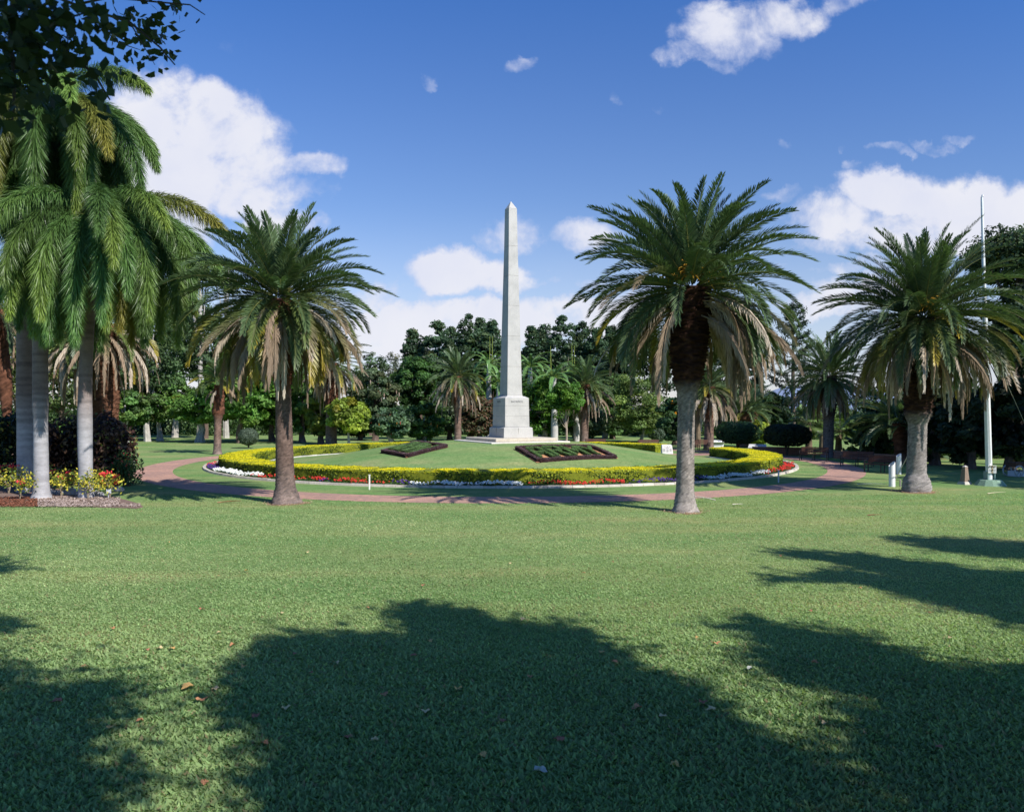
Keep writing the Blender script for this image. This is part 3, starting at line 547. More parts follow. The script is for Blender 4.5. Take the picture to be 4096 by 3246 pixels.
small(455,1850,420,1290,'brown skirted date palm standing behind the three smooth trunked palms',3.6,36,34,d=46,prof=[(0,.36),(3,.34),(4,.45),(6,.52),(8,.5)],boots=2.0,ucol=(.15,.07,.04),bcol=(.2,.11,.07),deadL=1.1,yel=.5)
small(395,1850,330,1330,'second brown skirted date palm leaning left behind the smooth trunked palms',3.2,26,30,d=47,prof=[(0,.4),(3,.4),(4,.5),(6,.5),(8,.5)],boots=2.0,ucol=(.15,.07,.04),bcol=(.2,.11,.07),deadL=1.1,yel=.5)
small(40,1850,-10,1230,'date palm at the left edge with pale fronds behind smooth trunks',3.4,22,10,d=48,boots=2.0,yel=.8)

for nm_, p_, r0 in (('a', pA, .78), ('b', pB, .66), ('c', pC, .78)):
    th_ = np.arange(40)/40*6.283; rr_ = r0*(1+.12*np.sin(th_*3+r0*9)+.1*rng.normal(size=40)); V = np.concatenate([[[0,0,.035]], np.stack([rr_*np.cos(th_), rr_*np.sin(th_)*.9, np.full(40, .004)], 1)])
    tag(mesh('soil_patch', V, np.array([[0, 1+k, 1+(k+1) % 40] for k in range(40)]), M_soil, col=(.3,.19,.11), loc=(p_[0], p_[1], 0)), kind='structure')
    q_ = 260; a_ = rng.random(q_)*6.283; r_ = r0*(.6+.7*rng.random(q_)); v, f, c = cat([leaves(np.stack([r_*np.cos(a_), r_*np.sin(a_), .035+.02*rng.random(q_)], 1), .035, np.tile([0,0,1.], (q_, 1)), .3, .6, (.42,.3,.2), .3)])
    tag(mesh('bark_litter', v, f, M_dry, col=c, loc=(p_[0], p_[1], 0)), 'brown bark litter scattered round the foot of '+{'a': 'the front left palm', 'b': 'the front right palm', 'c': 'the bulbous footed palm'}[nm_], 'litter', kind='stuff')

# smooth trunked foxtail palms on the left
def foxtail(bx, by, cx_, cy_, label, rp, nf_, azr=None, Lf=4.2, kinks=0, seedc=0):
    b_ = G(bx, by); cr = AT(cx_, cy_, b_[1])-b_; e = empty('foxtail_palm', b_, label, 'palm tree', 'smooth trunked palms in the mulch bed')
    zs = np.arange(0, cr[2], .1); tt_ = zs/cr[2]; ns = 26; th = np.arange(ns)/ns*6.283
    r_ = np.interp(zs, *zip(*rp)); cx2 = np.stack([cr[0]*(tt_*.6+.4*tt_**2)+kinks*np.sin(tt_*3.14), cr[1]*tt_], 1)
    rr = r_[:, None]*(1+.006*rng.normal(size=(len(zs), 1))+.004*rng.normal(size=(len(zs), ns)))
    V = np.stack([cx2[:, :1]+rr*np.cos(th), cx2[:, 1:]+rr*np.sin(th), np.repeat(zs[:, None], ns, 1)-.03], -1).reshape(-1, 3)
    i = np.arange(len(zs)-1)[:, None]*ns; j = np.arange(ns)[None]; f = np.stack([i+j, i+(j+1) % ns, i+ns+(j+1) % ns, i+ns+j], -1).reshape(-1, 4)
    rg = (rng.random(len(zs)) < .28); mixz = np.clip((zs-2.4)/1.8, 0, 1)[:, None]
    col = (np.array([.38,.37,.38])*(1-mixz)+np.array([.2,.15,.13])*mixz)*(1-.3*rg[:, None]*np.clip(zs/3, .3, 1)[:, None])*(1+.05*rng.normal(size=(len(zs), 1)))
    cs = np.clip((zs-cr[2]+1.5)/.3, 0, 1)[:, None]; col = col*(1-cs)+np.array([.07,.13,.05])*cs
    mesh('trunk', V, f, M_smoothbark, e, np.repeat(col, ns, 0), smooth=True)
    G_ = []
    for q_ in range(nf_):
        u = (q_+.5)/nf_; az = q_*2.39996+rng.normal()*.2 if azr is None else azr[q_ % len(azr)]+rng.normal()*.15
        e0 = R(66-60*u)+rng.normal()*.08; dr = R(118+34*u)
        c_ = np.array([.08,.16,.042])*(1+.2*rng.normal()); ct = c_*1.3+np.array([.13,.11,.0])*rng.random()
        if rng.random() < .1: c_ = np.array([.13,.17,.04]); ct = np.array([.3,.27,.05])
        G_ += frond_geo(cr+np.array([math.cos(az), math.sin(az), 0])*.12, az, e0, dr, Lf*(.9+.25*rng.random()), 1000, .7, .0115, c_, ct, plume=True, sag=.5, pw=.62, start=.16, rad=.035, rcol=(.12,.14,.04))
    v, f, c = cat(G_); mesh('crown', v, f, M_frond, e, c); return e
foxtail(100, 1968, 90, 560, 'leftmost smooth grey trunked palm with feathery fox tail fronds', [(0,.34),(.4,.3),(3,.29),(4,.31),(8,.26),(13,.2),(14,.26),(20,.1)], 36, Lf=5.0)
foxtail(166, 1993, 185, 440, 'middle smooth grey trunked palm with flared foot and fox tail fronds', [(0,.4),(.25,.31),(.7,.27),(3,.25),(3.6,.28),(6,.26),(9,.22),(13,.2),(20,.1)], 38, Lf=5.0, kinks=-.1)
foxtail(346, 1992, 395, 880, 'rightmost smooth grey trunked palm of the three, leaning right', [(0,.3),(.5,.26),(1,.25),(3,.27),(4.3,.24),(6,.23),(9,.2),(20,.1)], 50, Lf=5.7, kinks=-.2)
foxtail(-160, 1960, -120, 760, 'smooth trunked palm standing off the left edge of the lawn', [(0,.3),(9,.2),(20,.1)], 16, Lf=4.8)

# ------------------------------------------------------------------ broadleaf and conifer trees
def tree(px, d, top, hw, bot, kind, label, col, leaf=.16, n=11000, trunk=(.25,.2,.16), tr=.28, nbr=8, name='broadleaf_tree', group='trees around the lawn', base=None, clump=None, extra=None, nclump=None, hollow=.55, tx=0, tcol=None, var=.3, zoff=0):
    b_ = np.array([(px-HX)/F*d, d, zoff]); m_ = d/F; W = hw*m_; zt = EYE+(HY-top)*m_; zb = max(.2, EYE+(HY-bot)*m_); H = (zt-zb)/2; cz = (zt+zb)/2
    e = empty(name, b_, label, 'tree', group)
    nc = nclump or int(50+34*W*H/6); cs = []
    while len(cs) < nc:
        p = rng.normal(size=3); p /= np.linalg.norm(p); r_ = (hollow+(1-hollow)*rng.random()); p = p*r_
        if kind == 'cone':
            h_ = rng.random()**1.15; wr = (1-h_)**.75*.95+.07; a = rng.random()*6.28; rr_ = (.45+.55*rng.random())*wr; q_ = np.array([math.cos(a)*rr_*W, math.sin(a)*rr_*W, -H+2*H*h_])
        elif kind == 'column':
            h_ = rng.random(); wr = math.sin(math.pi*(h_*.72+.25))**.6 if h_ < .97 else .2; a = rng.random()*6.28; rr_ = (.1+.9*rng.random()**.7)*wr; q_ = np.array([math.cos(a)*rr_*W, math.sin(a)*rr_*W, -H+2*H*h_])
        elif kind == 'umbrella': q_ = np.array([p[0]*W, p[1]*W, (abs(p[2])**.8*1.2-.35)*H*.9 if rng.random() < .8 else p[2]*H])
        else: q_ = np.array([p[0]*W, p[1]*W, p[2]*H*(1 if p[2] > 0 else .95)])
        cs.append(q_)
    cs = np.array(cs); cr_ = (clump or max(.4, min(1.05, W*.22)))
    rads = cr_*(.6+.7*rng.random(nc))
    if kind in ('cone', 'column'): rads *= np.clip(1.2-.6*(cs[:, 2]+H)/(2*H), .45, 1)
    pk = rads**2; idx = rng.choice(nc, n, p=pk/pk.sum())
    dv = unit(rng.normal(size=(n, 3))); dv[:, 2] = np.where(dv[:, 2] < -.3, dv[:, 2]*.5, dv[:, 2])
    c_ = cs[idx]+dv*(rads[idx]*(.65+.5*rng.random(n)))[:, None]*np.array([1, 1, .85]); c_[:, 2] += cz
    c_ = c_[c_[:, 2] > .15]; idx = idx[:len(c_)]; dv = dv[:len(c_)]
    tn = np.asarray(col)*(1+var*rng.normal(size=(nc, 1)))+np.outer(np.maximum(0, rng.normal(size=nc))*.3, np.asarray(col)*[.9,.35,0])
    k_ = tn[idx]
    if tcol is not None:
        sel = rng.random(len(c_)) < tcol[1]; k_ = np.where(sel[:, None], np.array(tcol[0]), k_)
    v, f, c = cat([leaves(c_, leaf, dv+np.array([0, 0, .5]), .5, .9, np.maximum(k_, .006), .18)]); mesh('crown', v, f, M_leaf, e, c)
    T_ = []; top_t = cz+H*.35
    zz = np.linspace(0, 1, 7)[:, None]; wob = np.c_[rng.normal(size=(7, 2))*.1*W*.3, np.zeros(7)]; wob[0] = 0
    ax_ = np.array([tx*m_, 0, 0])*zz+np.array([0, 0, top_t+.0])*zz+wob; T_.append(tube(ax_-[0, 0, .1], tr*np.array([1.5,1,.88,.75,.6,.4,.2]), 8, trunk, jit=.05))
    for q_ in range(nbr):
        a = cs[rng.integers(nc)]+[0, 0, cz]; s_ = ax_[rng.integers(2, 5)]; q2 = np.linspace(0, 1, 5)[:, None]; mid = s_*(1-q2)+a*q2+np.array([0, 0, .5])*np.sin(q2*3.14)*rng.normal()*.5
        T_.append(tube(mid, tr*.42*np.array([1,.8,.55,.35,.12]), 5, trunk))
    v, f, c = cat(T_); mesh('trunk', v, f, M_bark, e, c)
    if extra:
        cex, cnt, sz, nm, asp = extra; ii = rng.integers(0, nc, cnt); pp = cs[ii]+unit(rng.normal(size=(cnt, 3))*[1,1,.6]+[0,-.9,0])*rads[ii][:, None]*1.05; pp[:, 2] += cz
        if asp > 2: # hanging pods
            ps = [cat([tube(np.array([[0, 0, 0], [0, 0, -sz*1.2], [0, 0, -sz*2]]), [sz*.22, sz*.3, sz*.12], 5, c_)]) for c_ in cex]
        else: ps = [cat([leaves(rng.normal(size=(5, 3))*sz*.6, sz, np.tile([0,-.6,.6], (5, 1)), .8, .6, cex[0], .15)])]
        pr_ = [mesh(nm, *ps_[:2], M_petal, e, ps_[2]) for ps_ in ps]
        for k, p_ in enumerate(pp):
            o = pr_[k] if k < len(pr_) else pr_[k % len(pr_)].copy()
            if k >= len(pr_): C.objects.link(o)
            o.parent = e; o.location = p_
    return e
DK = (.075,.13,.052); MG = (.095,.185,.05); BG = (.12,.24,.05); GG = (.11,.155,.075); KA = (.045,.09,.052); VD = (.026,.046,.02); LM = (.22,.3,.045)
PALE = (.45,.42,.38); BRN = (.14,.1,.08)
T = [
 (70,58,1180,210,1640,'dome','feathery pale green tree behind the leftmost palm trunk',(0.121,0.162,0.054),dict(n=12000,leaf=.12)),
 (250,76,1260,170,1700,'dome','olive green tree seen between the smooth palm trunks',(0.108,0.149,0.054),dict(n=9000)),
 (470,90,1330,150,1720,'dome','dark green tree behind the brown skirted left palms',MG,{}),
 (590,86,1180,130,1650,'dome','tall dark tree right of the fox tail fronds',DK,dict(trunk=PALE,tx=20)),
 (700,98,1120,110,1560,'dome','tall tree with forked pale limbs left of the front left palm',(0.068,0.108,0.047),dict(trunk=PALE,n=9000)),
 (800,92,980,70,1210,'dome','tallest thin topped tree left of the front left palm crown',(0.095,0.135,0.061),dict(n=3600,trunk=PALE,hollow=.2,clump=.7,leaf=.13)),
 (905,96,1010,55,1200,'dome','second thin topped tree behind the front left palm crown',(0.088,0.128,0.061),dict(n=2600,trunk=PALE,hollow=.2,clump=.6,leaf=.13)),
 (820,94,1200,130,1560,'dome','dark tree with open crown behind the thin date palm',DK,dict(n=9000)),
 (640,88,1500,120,1700,'dome','low spreading green tree over the pale buttressed trunk',MG,dict(n=9000,trunk=PALE)),
 (500,80,1560,90,1720,'dome','small green tree over a grey flaring trunk at left',MG,dict(trunk=(.4,.38,.36),tr=.3)),
 (800,84,1560,110,1700,'dome','bushy tree shading the wide pale buttressed trunk',BG,dict(n=7000,trunk=(.42,.4,.36),tr=.4)),
 (960,82,1380,150,1720,'dome','bright big leaved green tree behind the thin date palm',BG,dict(leaf=.24,n=9000)),
 (1090,86,1460,130,1715,'dome','bright green tree left of the front left palm trunk',BG,dict(leaf=.22,n=8000)),
 (1210,84,1500,80,1735,'dome','green tree with small fork just right of the front left palm trunk',(0.095,0.189,0.041),dict(leaf=.2,n=6000)),
 (1285,80,1560,65,1745,'dome','small yellowish green tree behind the left date palms',(0.176,0.230,0.047),dict(leaf=.2,n=5000)),
 (1395,76,1600,78,1722,'dome','small lime green tree with two thin trunks',LM,dict(leaf=.2,n=7000,trunk=PALE,tr=.12,clump=.6)),
 (1130,112,1330,170,1600,'dome','tall dark tree far behind the front left palm skirt',DK,{}),
 (960,115,1260,150,1600,'dome','tall distant dark tree above the thin date palm',DK,{}),
 (1480,105,1405,85,1700,'dome','feathery distant green tree above the pod tree',(0.081,0.135,0.061),dict(leaf=.13)),
 (1575,108,1410,50,1600,'dome','thin pale distant tree with open twigs',(0.135,0.162,0.108),dict(n=2200,hollow=.1,leaf=.12)),
 (1500,88,1490,100,1690,'dome','grey green tree hung with brown and red seed pods',(0.081,0.121,0.061),dict(n=10000,extra=([(.4,.28,.2),(.3,.06,.05),(.45,.35,.28)],70,.22,'seed_pod',3))),
 (1560,80,1620,80,1772,'dome','low blue green bushy tree with few orange pods',(0.095,0.176,0.095),dict(n=7000,leaf=.2,extra=([(.5,.25,.06),(.35,.07,.05)],14,.16,'seed_pod',3),trunk=PALE)),
 (1440,90,1650,70,1745,'dome','dark low tree behind the lime green tree',VD,dict(n=6000)),
 (1680,92,1425,95,1640,'dome','layered dark green tree left of the middle date palm',(0.047,0.108,0.027),dict(n=11000)),
 (1700,84,1610,90,1768,'dome','green tree with pale trunks behind the left lettered bed',(0.081,0.162,0.047),dict(n=8000,trunk=PALE,tr=.25,extra=([(.5,.22,.05)],10,.16,'seed_pod',3))),
 (1800,88,1560,60,1770,'dome','grey leaved tree behind the middle date palm trunk',(0.121,0.176,0.095),dict(n=6000)),
 (1915,84,1585,75,1778,'dome','rusty brown flowered bush tree just left of the obelisk plinth',(0.081,0.095,0.047),dict(n=9000,leaf=.14,tcol=((.2,.11,.07),.4))),
 (1960,96,1480,70,1700,'dome','green tree directly left of the obelisk shaft',BG,dict(n=6000)),
 (2180,82,1500,115,1778,'dome','ferny bright green tree right of the obelisk plinth',(0.081,0.189,0.027),dict(n=15000,leaf=.12,trunk=(.4,.33,.25),nbr=14)),
 (2265,74,1525,72,1655,'dome','ferny bright tree crown in front of the white palm trunks',(0.081,0.189,0.027),dict(n=9000,leaf=.12,trunk=(.4,.33,.25),tr=.1)),
 (2330,88,1610,95,1780,'dome','glossy grey green tree behind the white palm trunks',(0.108,0.162,0.095),dict(n=9000,leaf=.17)),
 (2450,94,1500,110,1770,'dome','rounded mid green tree right of the middle right date palm',(0.081,0.149,0.047),dict(n=9000)),
 (2560,84,1480,120,1745,'dome','pale feathery yellowish tree left of the front right palm',(0.135,0.203,0.061),dict(n=12000,leaf=.12,trunk=(.3,.29,.26),tr=.14,tx=60)),
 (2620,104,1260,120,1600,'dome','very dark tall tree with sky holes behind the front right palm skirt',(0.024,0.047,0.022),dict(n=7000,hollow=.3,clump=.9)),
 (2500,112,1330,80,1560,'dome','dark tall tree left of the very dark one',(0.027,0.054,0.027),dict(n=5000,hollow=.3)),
 (2700,78,1595,70,1795,'dome','dark leaved tree dotted with orange flowers',(0.047,0.101,0.041),dict(n=8000,extra=([(.75,.3,.02)],26,.1,'orange_flower',1))),
 (2880,95,1380,110,1700,'dome','dark tree behind the brown skirted right palm',(0.041,0.074,0.034),dict(n=8000)),
 (2990,92,1300,80,1700,'cone','dark conifer behind the low stout date palm',KA,dict(n=9000)),
 (3090,84,1560,80,1790,'dome','dark green tree between the two round bushes',(0.041,0.081,0.034),dict(n=8000)),
 (3040,72,1690,50,1800,'dome','bright yellow green shrub behind the round green bush',(.25,.32,.04),dict(n=3500,tr=.06)),
 (3190,86,1640,80,1790,'dome','dull green shrub tree left of the dark trunked palm',(0.068,0.108,0.041),dict(n=7000)),
 (3480,66,1640,90,1800,'dome','olive green shrub right of the dark trunked palm',(0.081,0.121,0.047),dict(n=8000)),
 (3560,56,1640,120,1850,'dome','dark shrubby tree behind the last bench',(0.041,0.068,0.027),dict(n=9000)),
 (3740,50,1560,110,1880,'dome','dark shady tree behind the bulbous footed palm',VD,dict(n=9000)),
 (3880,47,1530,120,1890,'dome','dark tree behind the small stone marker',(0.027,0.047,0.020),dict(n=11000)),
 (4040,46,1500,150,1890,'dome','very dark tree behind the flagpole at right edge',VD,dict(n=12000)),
 (4080,50,890,200,1250,'umbrella','tall pine with flat dark crown at the right edge',(0.068,0.108,0.054),dict(n=15000,leaf=.12,nbr=14,tr=.4,trunk=(.09,.07,.06),name='pine_tree',clump=.85)),
 (4060,48,1150,140,1560,'dome','dark pine below the flat crowned pine at right',(0.034,0.061,0.034),dict(n=9000,leaf=.12,name='pine_tree',nbr=10,hollow=.3)),
 (3400,120,1600,200,1700,'dome','far low green tree under the pale hill',(0.068,0.108,0.047),dict(n=5000)),
]
for k,(px,d,top,hw,bot,kind,label,col,kw) in enumerate(T):
    kw = dict(kw); kw.setdefault('trunk', BRN); kw.setdefault('n', 8000); kw['n'] = int(kw['n']*1.2); kw['leaf'] = kw.get('leaf', .17)*1.12; tree(px,d,top,hw,bot,kind,label,col,**kw)
for px,d,top,hw,label in [(1650,118,1325,40,'leftmost tall dark kauri of the row'),(1705,122,1350,40,'second tall dark kauri from the left'),(1755,116,1290,50,'third dark kauri from the left, broad topped'),(1810,124,1310,42,'dark kauri left of the tallest one'),(1868,118,1262,55,'tallest dark kauri left of the obelisk'),(1925,122,1280,46,'dark kauri right of the tallest one'),(1972,117,1288,40,'dark kauri next to the obelisk shaft'),
                      (2125,118,1312,32,'small pointed kauri just right of the obelisk'),(2180,124,1300,48,'second kauri right of the obelisk'),(2250,118,1272,62,'tallest broad kauri right of the obelisk'),(2325,122,1292,52,'kauri right of the tallest right one'),(2385,118,1320,46,'rounded kauri above the middle right date palm'),(2440,122,1312,40,'last kauri of the right row')]:
    tree(px,d,top,hw*1.35,1640,'column',label+' behind the memorial',(.06,.11,.055),leaf=.22,n=13000,tr=.3,nbr=3,trunk=(.3,.26,.22),name='kauri_tree',group='tall dark kauris beyond the memorial',clump=.8,hollow=.25,nclump=150)
# dark undergrowth closing the view under the crowns
ug = []; xs_ = []
for k in range(150):
    px_ = -200+4500*(k+rng.random())/150; d = 104+10*rng.random() if px_ < 3050 else (90+10*rng.random() if px_ < 3500 else 56+6*rng.random())
    if 3090 < px_ < 3490: hz = 1.6+.9*rng.random()
    else: hz = 3.5+2.2*rng.random()
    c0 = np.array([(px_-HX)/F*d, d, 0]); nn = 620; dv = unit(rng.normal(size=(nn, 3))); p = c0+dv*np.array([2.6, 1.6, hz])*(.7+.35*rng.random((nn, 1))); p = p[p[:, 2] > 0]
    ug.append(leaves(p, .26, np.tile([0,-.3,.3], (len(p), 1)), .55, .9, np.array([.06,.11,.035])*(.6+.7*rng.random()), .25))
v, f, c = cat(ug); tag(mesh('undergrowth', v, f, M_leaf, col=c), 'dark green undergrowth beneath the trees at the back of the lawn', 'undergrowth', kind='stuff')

# bunya / araucaria conifer with open whorls
def araucaria(px, d, top, bot, hw, label):
    b_ = np.array([(px-HX)/F*d, d, 0]); m_ = d/F; zt = EYE+(HY-top)*m_; e = empty('araucaria_tree', b_, label, 'tree', 'trees around the lawn')
    T_ = [tube([[0,0,-.1],[0,0,zt*.5],[0,0,zt]], [.3,.18,.04], 8, (.12,.09,.07))]; Lf_ = []
    for z in np.arange(2.5, zt-.3, .62):
        u = (z-2.5)/(zt-2.5); Lb = hw*m_*(1.05*(1-u)**.55+.08)
        for q_ in range(7):
            a = rng.random()*6.28; s_ = np.linspace(0, 1, 9)[:, None]; dr = np.array([math.cos(a), math.sin(a), 0]); Lq = Lb*(.75+.35*rng.random())
            P_ = np.array([0, 0, z])+dr*s_*Lq+np.array([0, 0, 1.])*(-.28*s_+.75*s_**2)*Lq*.75; T_.append(tube(P_, np.linspace(.05, .015, 9), 4, (.12,.09,.07), cap=False))
            nn = int(60+70*Lq/3); t_ = .3+.72*rng.random(nn)**.7; pp = np.stack([np.interp(t_, s_[:, 0], P_[:, k]) for k in range(3)], 1)+rng.normal(size=(nn, 3))*.13; Lf_.append(leaves(pp, .1, None, .45, 1, (.03,.055,.035), .2))
    v, f, c = cat(Lf_); mesh('crown', v, f, M_leaf, e, c); v, f, c = cat(T_); mesh('trunk', v, f, M_bark, e, c)
araucaria(3172, 84, 1205, 1750, 120, 'open dark araucaria with upswept branches against the sky')

# royal palms behind the memorial
def royal(px, top, label, d=92, spikes=2, trunk=None, seed=0):
    b_ = np.array([(px-HX)/F*d, d, 0]); m_ = d/F; cz = EYE+(HY-top)*m_-1.6; e = empty('royal_palm', b_, label, 'palm tree', 'bright green palms behind the obelisk')
    v, f, c = tube([[0,0,-.1],[0,0,cz*.35],[0,0,cz*.8],[0,0,cz]], [.36,.33,.27,.2], 12, (.5,.48,.45)); mesh('trunk', v, f, M_smoothbark, e, np.broadcast_to(c, (len(v), 3)), smooth=True)
    G_ = []
    for q_ in range(20):
        u = (q_+.5)/20; c_ = np.array([.12,.24,.07])*(1+.2*rng.normal()); G_ += frond_geo(np.array([0,0,cz]), q_*2.4+rng.normal()*.2, R(75-75*u), R(85+30*u), 3.1, 90, .42, .02, c_, c_*1.3, vee=.1, sag=.4, start=.1, rad=.04, rcol=(.2,.3,.06))
    v, f, c = cat(G_); mesh('crown', v, f, M_frond, e, c)
    for s in range(spikes): 
        x = rng.normal()*.4; v, f, c = tube([[x,0,cz],[x*1.2,0,cz+3.1]], [.045,.02], 5, (.3,.36,.08)); mesh('spear_leaf', v, f, M_petal, e, np.broadcast_to(c, (len(v), 3)))
for a in [(1955,1400,'bright green palm with two yellow spears left of the obelisk',90,2),(1995,1470,'lower bright palm close left of the obelisk',88,0),(2120,1410,'bright green palm just right of the obelisk',88,0),(2218,1445,'bright green palm with one spear, thick white trunk visible',80,1),(2306,1440,'bright green palm with twin spears, white trunk beside the date palm',84,2),(2165,1475,'low bright palm right of the obelisk, short white trunk showing',86,0),(2420,1500,'bright palm right of the middle right date palm',95,0)]: royal(*a)

# fan palms
def fan_palm(px, by, cpy, label, n_=26, Rf=.75):
    b_ = G(px, by); cz = EYE+(HY-cpy)*b_[1]/F; e = empty('fan_palm', b_, label, 'palm tree', 'fan palms by the path'); v, f, c = tube([[0,0,-.05],[0,0,cz*.5],[0,0,cz]], [.3,.22,.2], 10, (.2,.15,.1), jit=.05); mesh('trunk', v, f, M_bark, e, np.broadcast_to(c, (len(v), 3)))
    P_ = []
    for q_ in range(n_):
        a = q_*2.4; el = R(75-105*(q_+.5)/n_); d = np.array([math.cos(a)*math.cos(el), math.sin(a)*math.cos(el), math.sin(el)]); o_ = np.array([0,0,cz])+d*1.05; P_.append((*tube(np.array([[0,0,cz], [0,0,cz]+d*.5, o_]), .018, 4)[:2], (.14,.17,.05)))
        s_ = unit(np.array([-math.sin(a), math.cos(a), 0.])); up = np.cross(d, s_); dd = unit(d*.7+np.array([0,0,-.35]))
        an_ = np.linspace(-2.3, 2.3, 30); dv = dd[None]*np.cos(an_)[:, None]+s_[None]*np.sin(an_)[:, None]+up*.25; tips = o_+unit(dv)*Rf*(.8+.3*rng.random((30, 1)))+np.array([0,0,-.18]); mids = o_+unit(dv)*Rf*.6
        wv = np.cross(unit(dv), up)*.045; v = np.stack([np.repeat(o_[None], 30, 0), mids+wv, tips, mids-wv], 1).reshape(-1, 3); P_.append((v, np.arange(120).reshape(30, 4), np.array([.13,.2,.06])*(1+.25*rng.normal())))
    v, f, c = cat(P_); mesh('crown', v, f, M_frond, e, c)
fan_palm(3235, 1812, 1690, 'pale green fan palm left of the dark trunked palm'); fan_palm(3355, 1808, 1720, 'fan palm right of the dark trunked palm'); fan_palm(3290, 1795, 1650, 'taller fan palm behind the dark trunk', 20); fan_palm(2790, 1790, 1620, 'dark green fan palm behind the front right palm trunk', 22)

# round clipped bushes and shrubs
def bush(px, by, rx, ry, col, label, leaf=.05, n=6000, zc=None, stems=True, lump=.08, name='round_bush', flat=1.0, tc=None):
    b_ = G(px, by); m_ = b_[1]/F; W = rx*m_; H = ry*m_; zc = H*.98 if zc is None else zc; e = empty(name, b_, label, 'bush', 'shrubs round the memorial')
    dv = unit(rng.normal(size=(n, 3))); wob = 1+lump*np.sin(dv[:, :1]*9+px)*np.cos(dv[:, 2:]*8)+lump*.6*np.sin(dv[:, 1:2]*15)
    pw = np.sign(dv)*np.abs(dv)**flat; p = pw*wob*np.array([W, W, H])*(.93+.1*rng.random((n, 1)))+[0,0,zc]; k = p[:, 2] > .02
    v, f, c = cat([leaves(p[k], leaf, dv[k], .55, .7, col if tc is None else np.where(rng.random((k.sum(), 1)) < tc[1], np.array(tc[0]), np.array(col)), .2)]); mesh('leaves', v, f, M_leaf, e, c)
    u_ = np.linspace(0, math.pi, 9); w_ = np.arange(12)/12*6.283; V = np.stack([np.outer(np.sin(u_), np.cos(w_))*W*.88, np.outer(np.sin(u_), np.sin(w_))*W*.88, np.outer(np.cos(u_), np.ones(12))*H*.88+zc], -1).reshape(-1, 3)
    V[:, 2] = np.maximum(V[:, 2], .0 if not stems else zc-H*.75); i = np.arange(8)[:, None]*12; j = np.arange(12)[None]; f = np.stack([i+j, i+12+j, i+12+(j+1) % 12, i+(j+1) % 12], -1).reshape(-1, 4)
    mesh('branch_core', V, f, M_core, e, np.broadcast_to(np.array(col)*.4, V.shape))
    if stems:
        S_ = [tube([[0,0,-.03],[math.cos(a)*W*.12,math.sin(a)*W*.12,zc-H*.6],[math.cos(a)*W*.45,math.sin(a)*W*.45,zc]], [.05,.04,.02], 5, (.12,.09,.07)) for a in np.arange(5)*1.3]
        v, f, c = cat(S_); mesh('stems', v, f, M_bark, e, c)
bush(2952,1808,82,44,(.03,.075,.03),'round dark green bush left of the other round bush',.07,6500,zc=1.55,lump=.06,flat=.8)
bush(3148,1822,86,44,(.014,.03,.013),'darkest round bush right of the green round bush',.07,6500,zc=1.5,lump=.03,flat=.75)
bush(994,1792,39,34,(.11,.15,.1),'small round grey green conifer bush on the left lawn',.05,5000,zc=1.0,lump=.05)
bush(2632,1765,38,40,(.12,.17,.12),'small grey green conifer bush behind the back benches',.09,2500,lump=.15)
bush(2650,1800,1,1,(.1,.1,.1),'x') if False else None
bush(2895,1818,22,16,(.1,.15,.09),'small silvery shrub by the white shed',.05,900,stems=False)

# croton shrubs behind the smooth palms
def shrub(px, d, w_px, h, col, cols2, label, n=5000, leaf=.1, name='croton_shrub'):
    b_ = np.array([(px-HX)/F*d, d, 0]); W = w_px*d/F; e = empty(name, b_, label, 'shrub', 'dark leaved shrubs behind the flower bed')
    nc = 46; cs = np.stack([(rng.random(nc)*2-1)*W, (rng.random(nc)*2-1)*.7, rng.random(nc)**.8*h*.92], 1); cs[:, 0] *= np.sqrt(np.clip(1.05-(cs[:, 2]/h)**3*.6, 0, 1))
    idx = rng.integers(0, nc, n); dv = unit(rng.normal(size=(n, 3))); p = cs[idx]+dv*(.42+.12*rng.random((n, 1))); k = p[:, 2] > .03; p = p[k]; dv = dv[k]
    ch = rng.random((len(p), 1)); col_ = np.where(ch < .22, np.array(cols2[0]), np.where(ch < .3, np.array(cols2[1]), np.array(col)))
    v, f, c = cat([leaves(p, leaf, dv+[0,-.2,.3], .6, .8, col_, .3)]); mesh('leaves', v, f, M_leaf, e, c)
    v, f, c = cat([tube([[x,0,-.03],[x*1.1,.05,h*.5],[x*1.3,0,h*.85]], [.04,.03,.01], 5, (.2,.15,.1)) for x in np.linspace(-W*.8, W*.8, 7)]); mesh('stems', v, f, M_bark, e, c)
shrub(-60,38,90,3.0,(.02,.035,.018),((.05,.06,.02),(.3,.28,.05)),'dark green shrub at the left edge behind the palms',5000)
shrub(90,38,90,3.1,(.016,.03,.018),((.04,.05,.02),(.3,.28,.05)),'dark shrub wall behind the leftmost trunk',5000)
shrub(240,38,75,2.9,(.04,.02,.015),((.2,.09,.05),(.35,.15,.08)),'dark red croton shrub between the palm trunks',4500)
shrub(345,37.5,60,3.0,(.02,.02,.015),((.12,.07,.04),(.3,.2,.06)),'dark croton shrub behind the rightmost smooth trunk',4000)
shrub(430,37,58,3.1,(.05,.025,.018),((.2,.12,.08),(.3,.3,.08)),'tall bronze leaved croton shrub at the right end of the bed',5200)
shrub(490,36.5,26,1.3,(.05,.1,.03),((.07,.12,.04),(.4,.06,.05)),'low green shrub at the foot of the bronze croton',2200,.06)
# lit light green bush seen through the trunks
bush(268,1800,40,52,(.1,.2,.04),'light green leafy bush seen between the second and third trunks',.12,3500,lump=.2,name='leafy_bush')

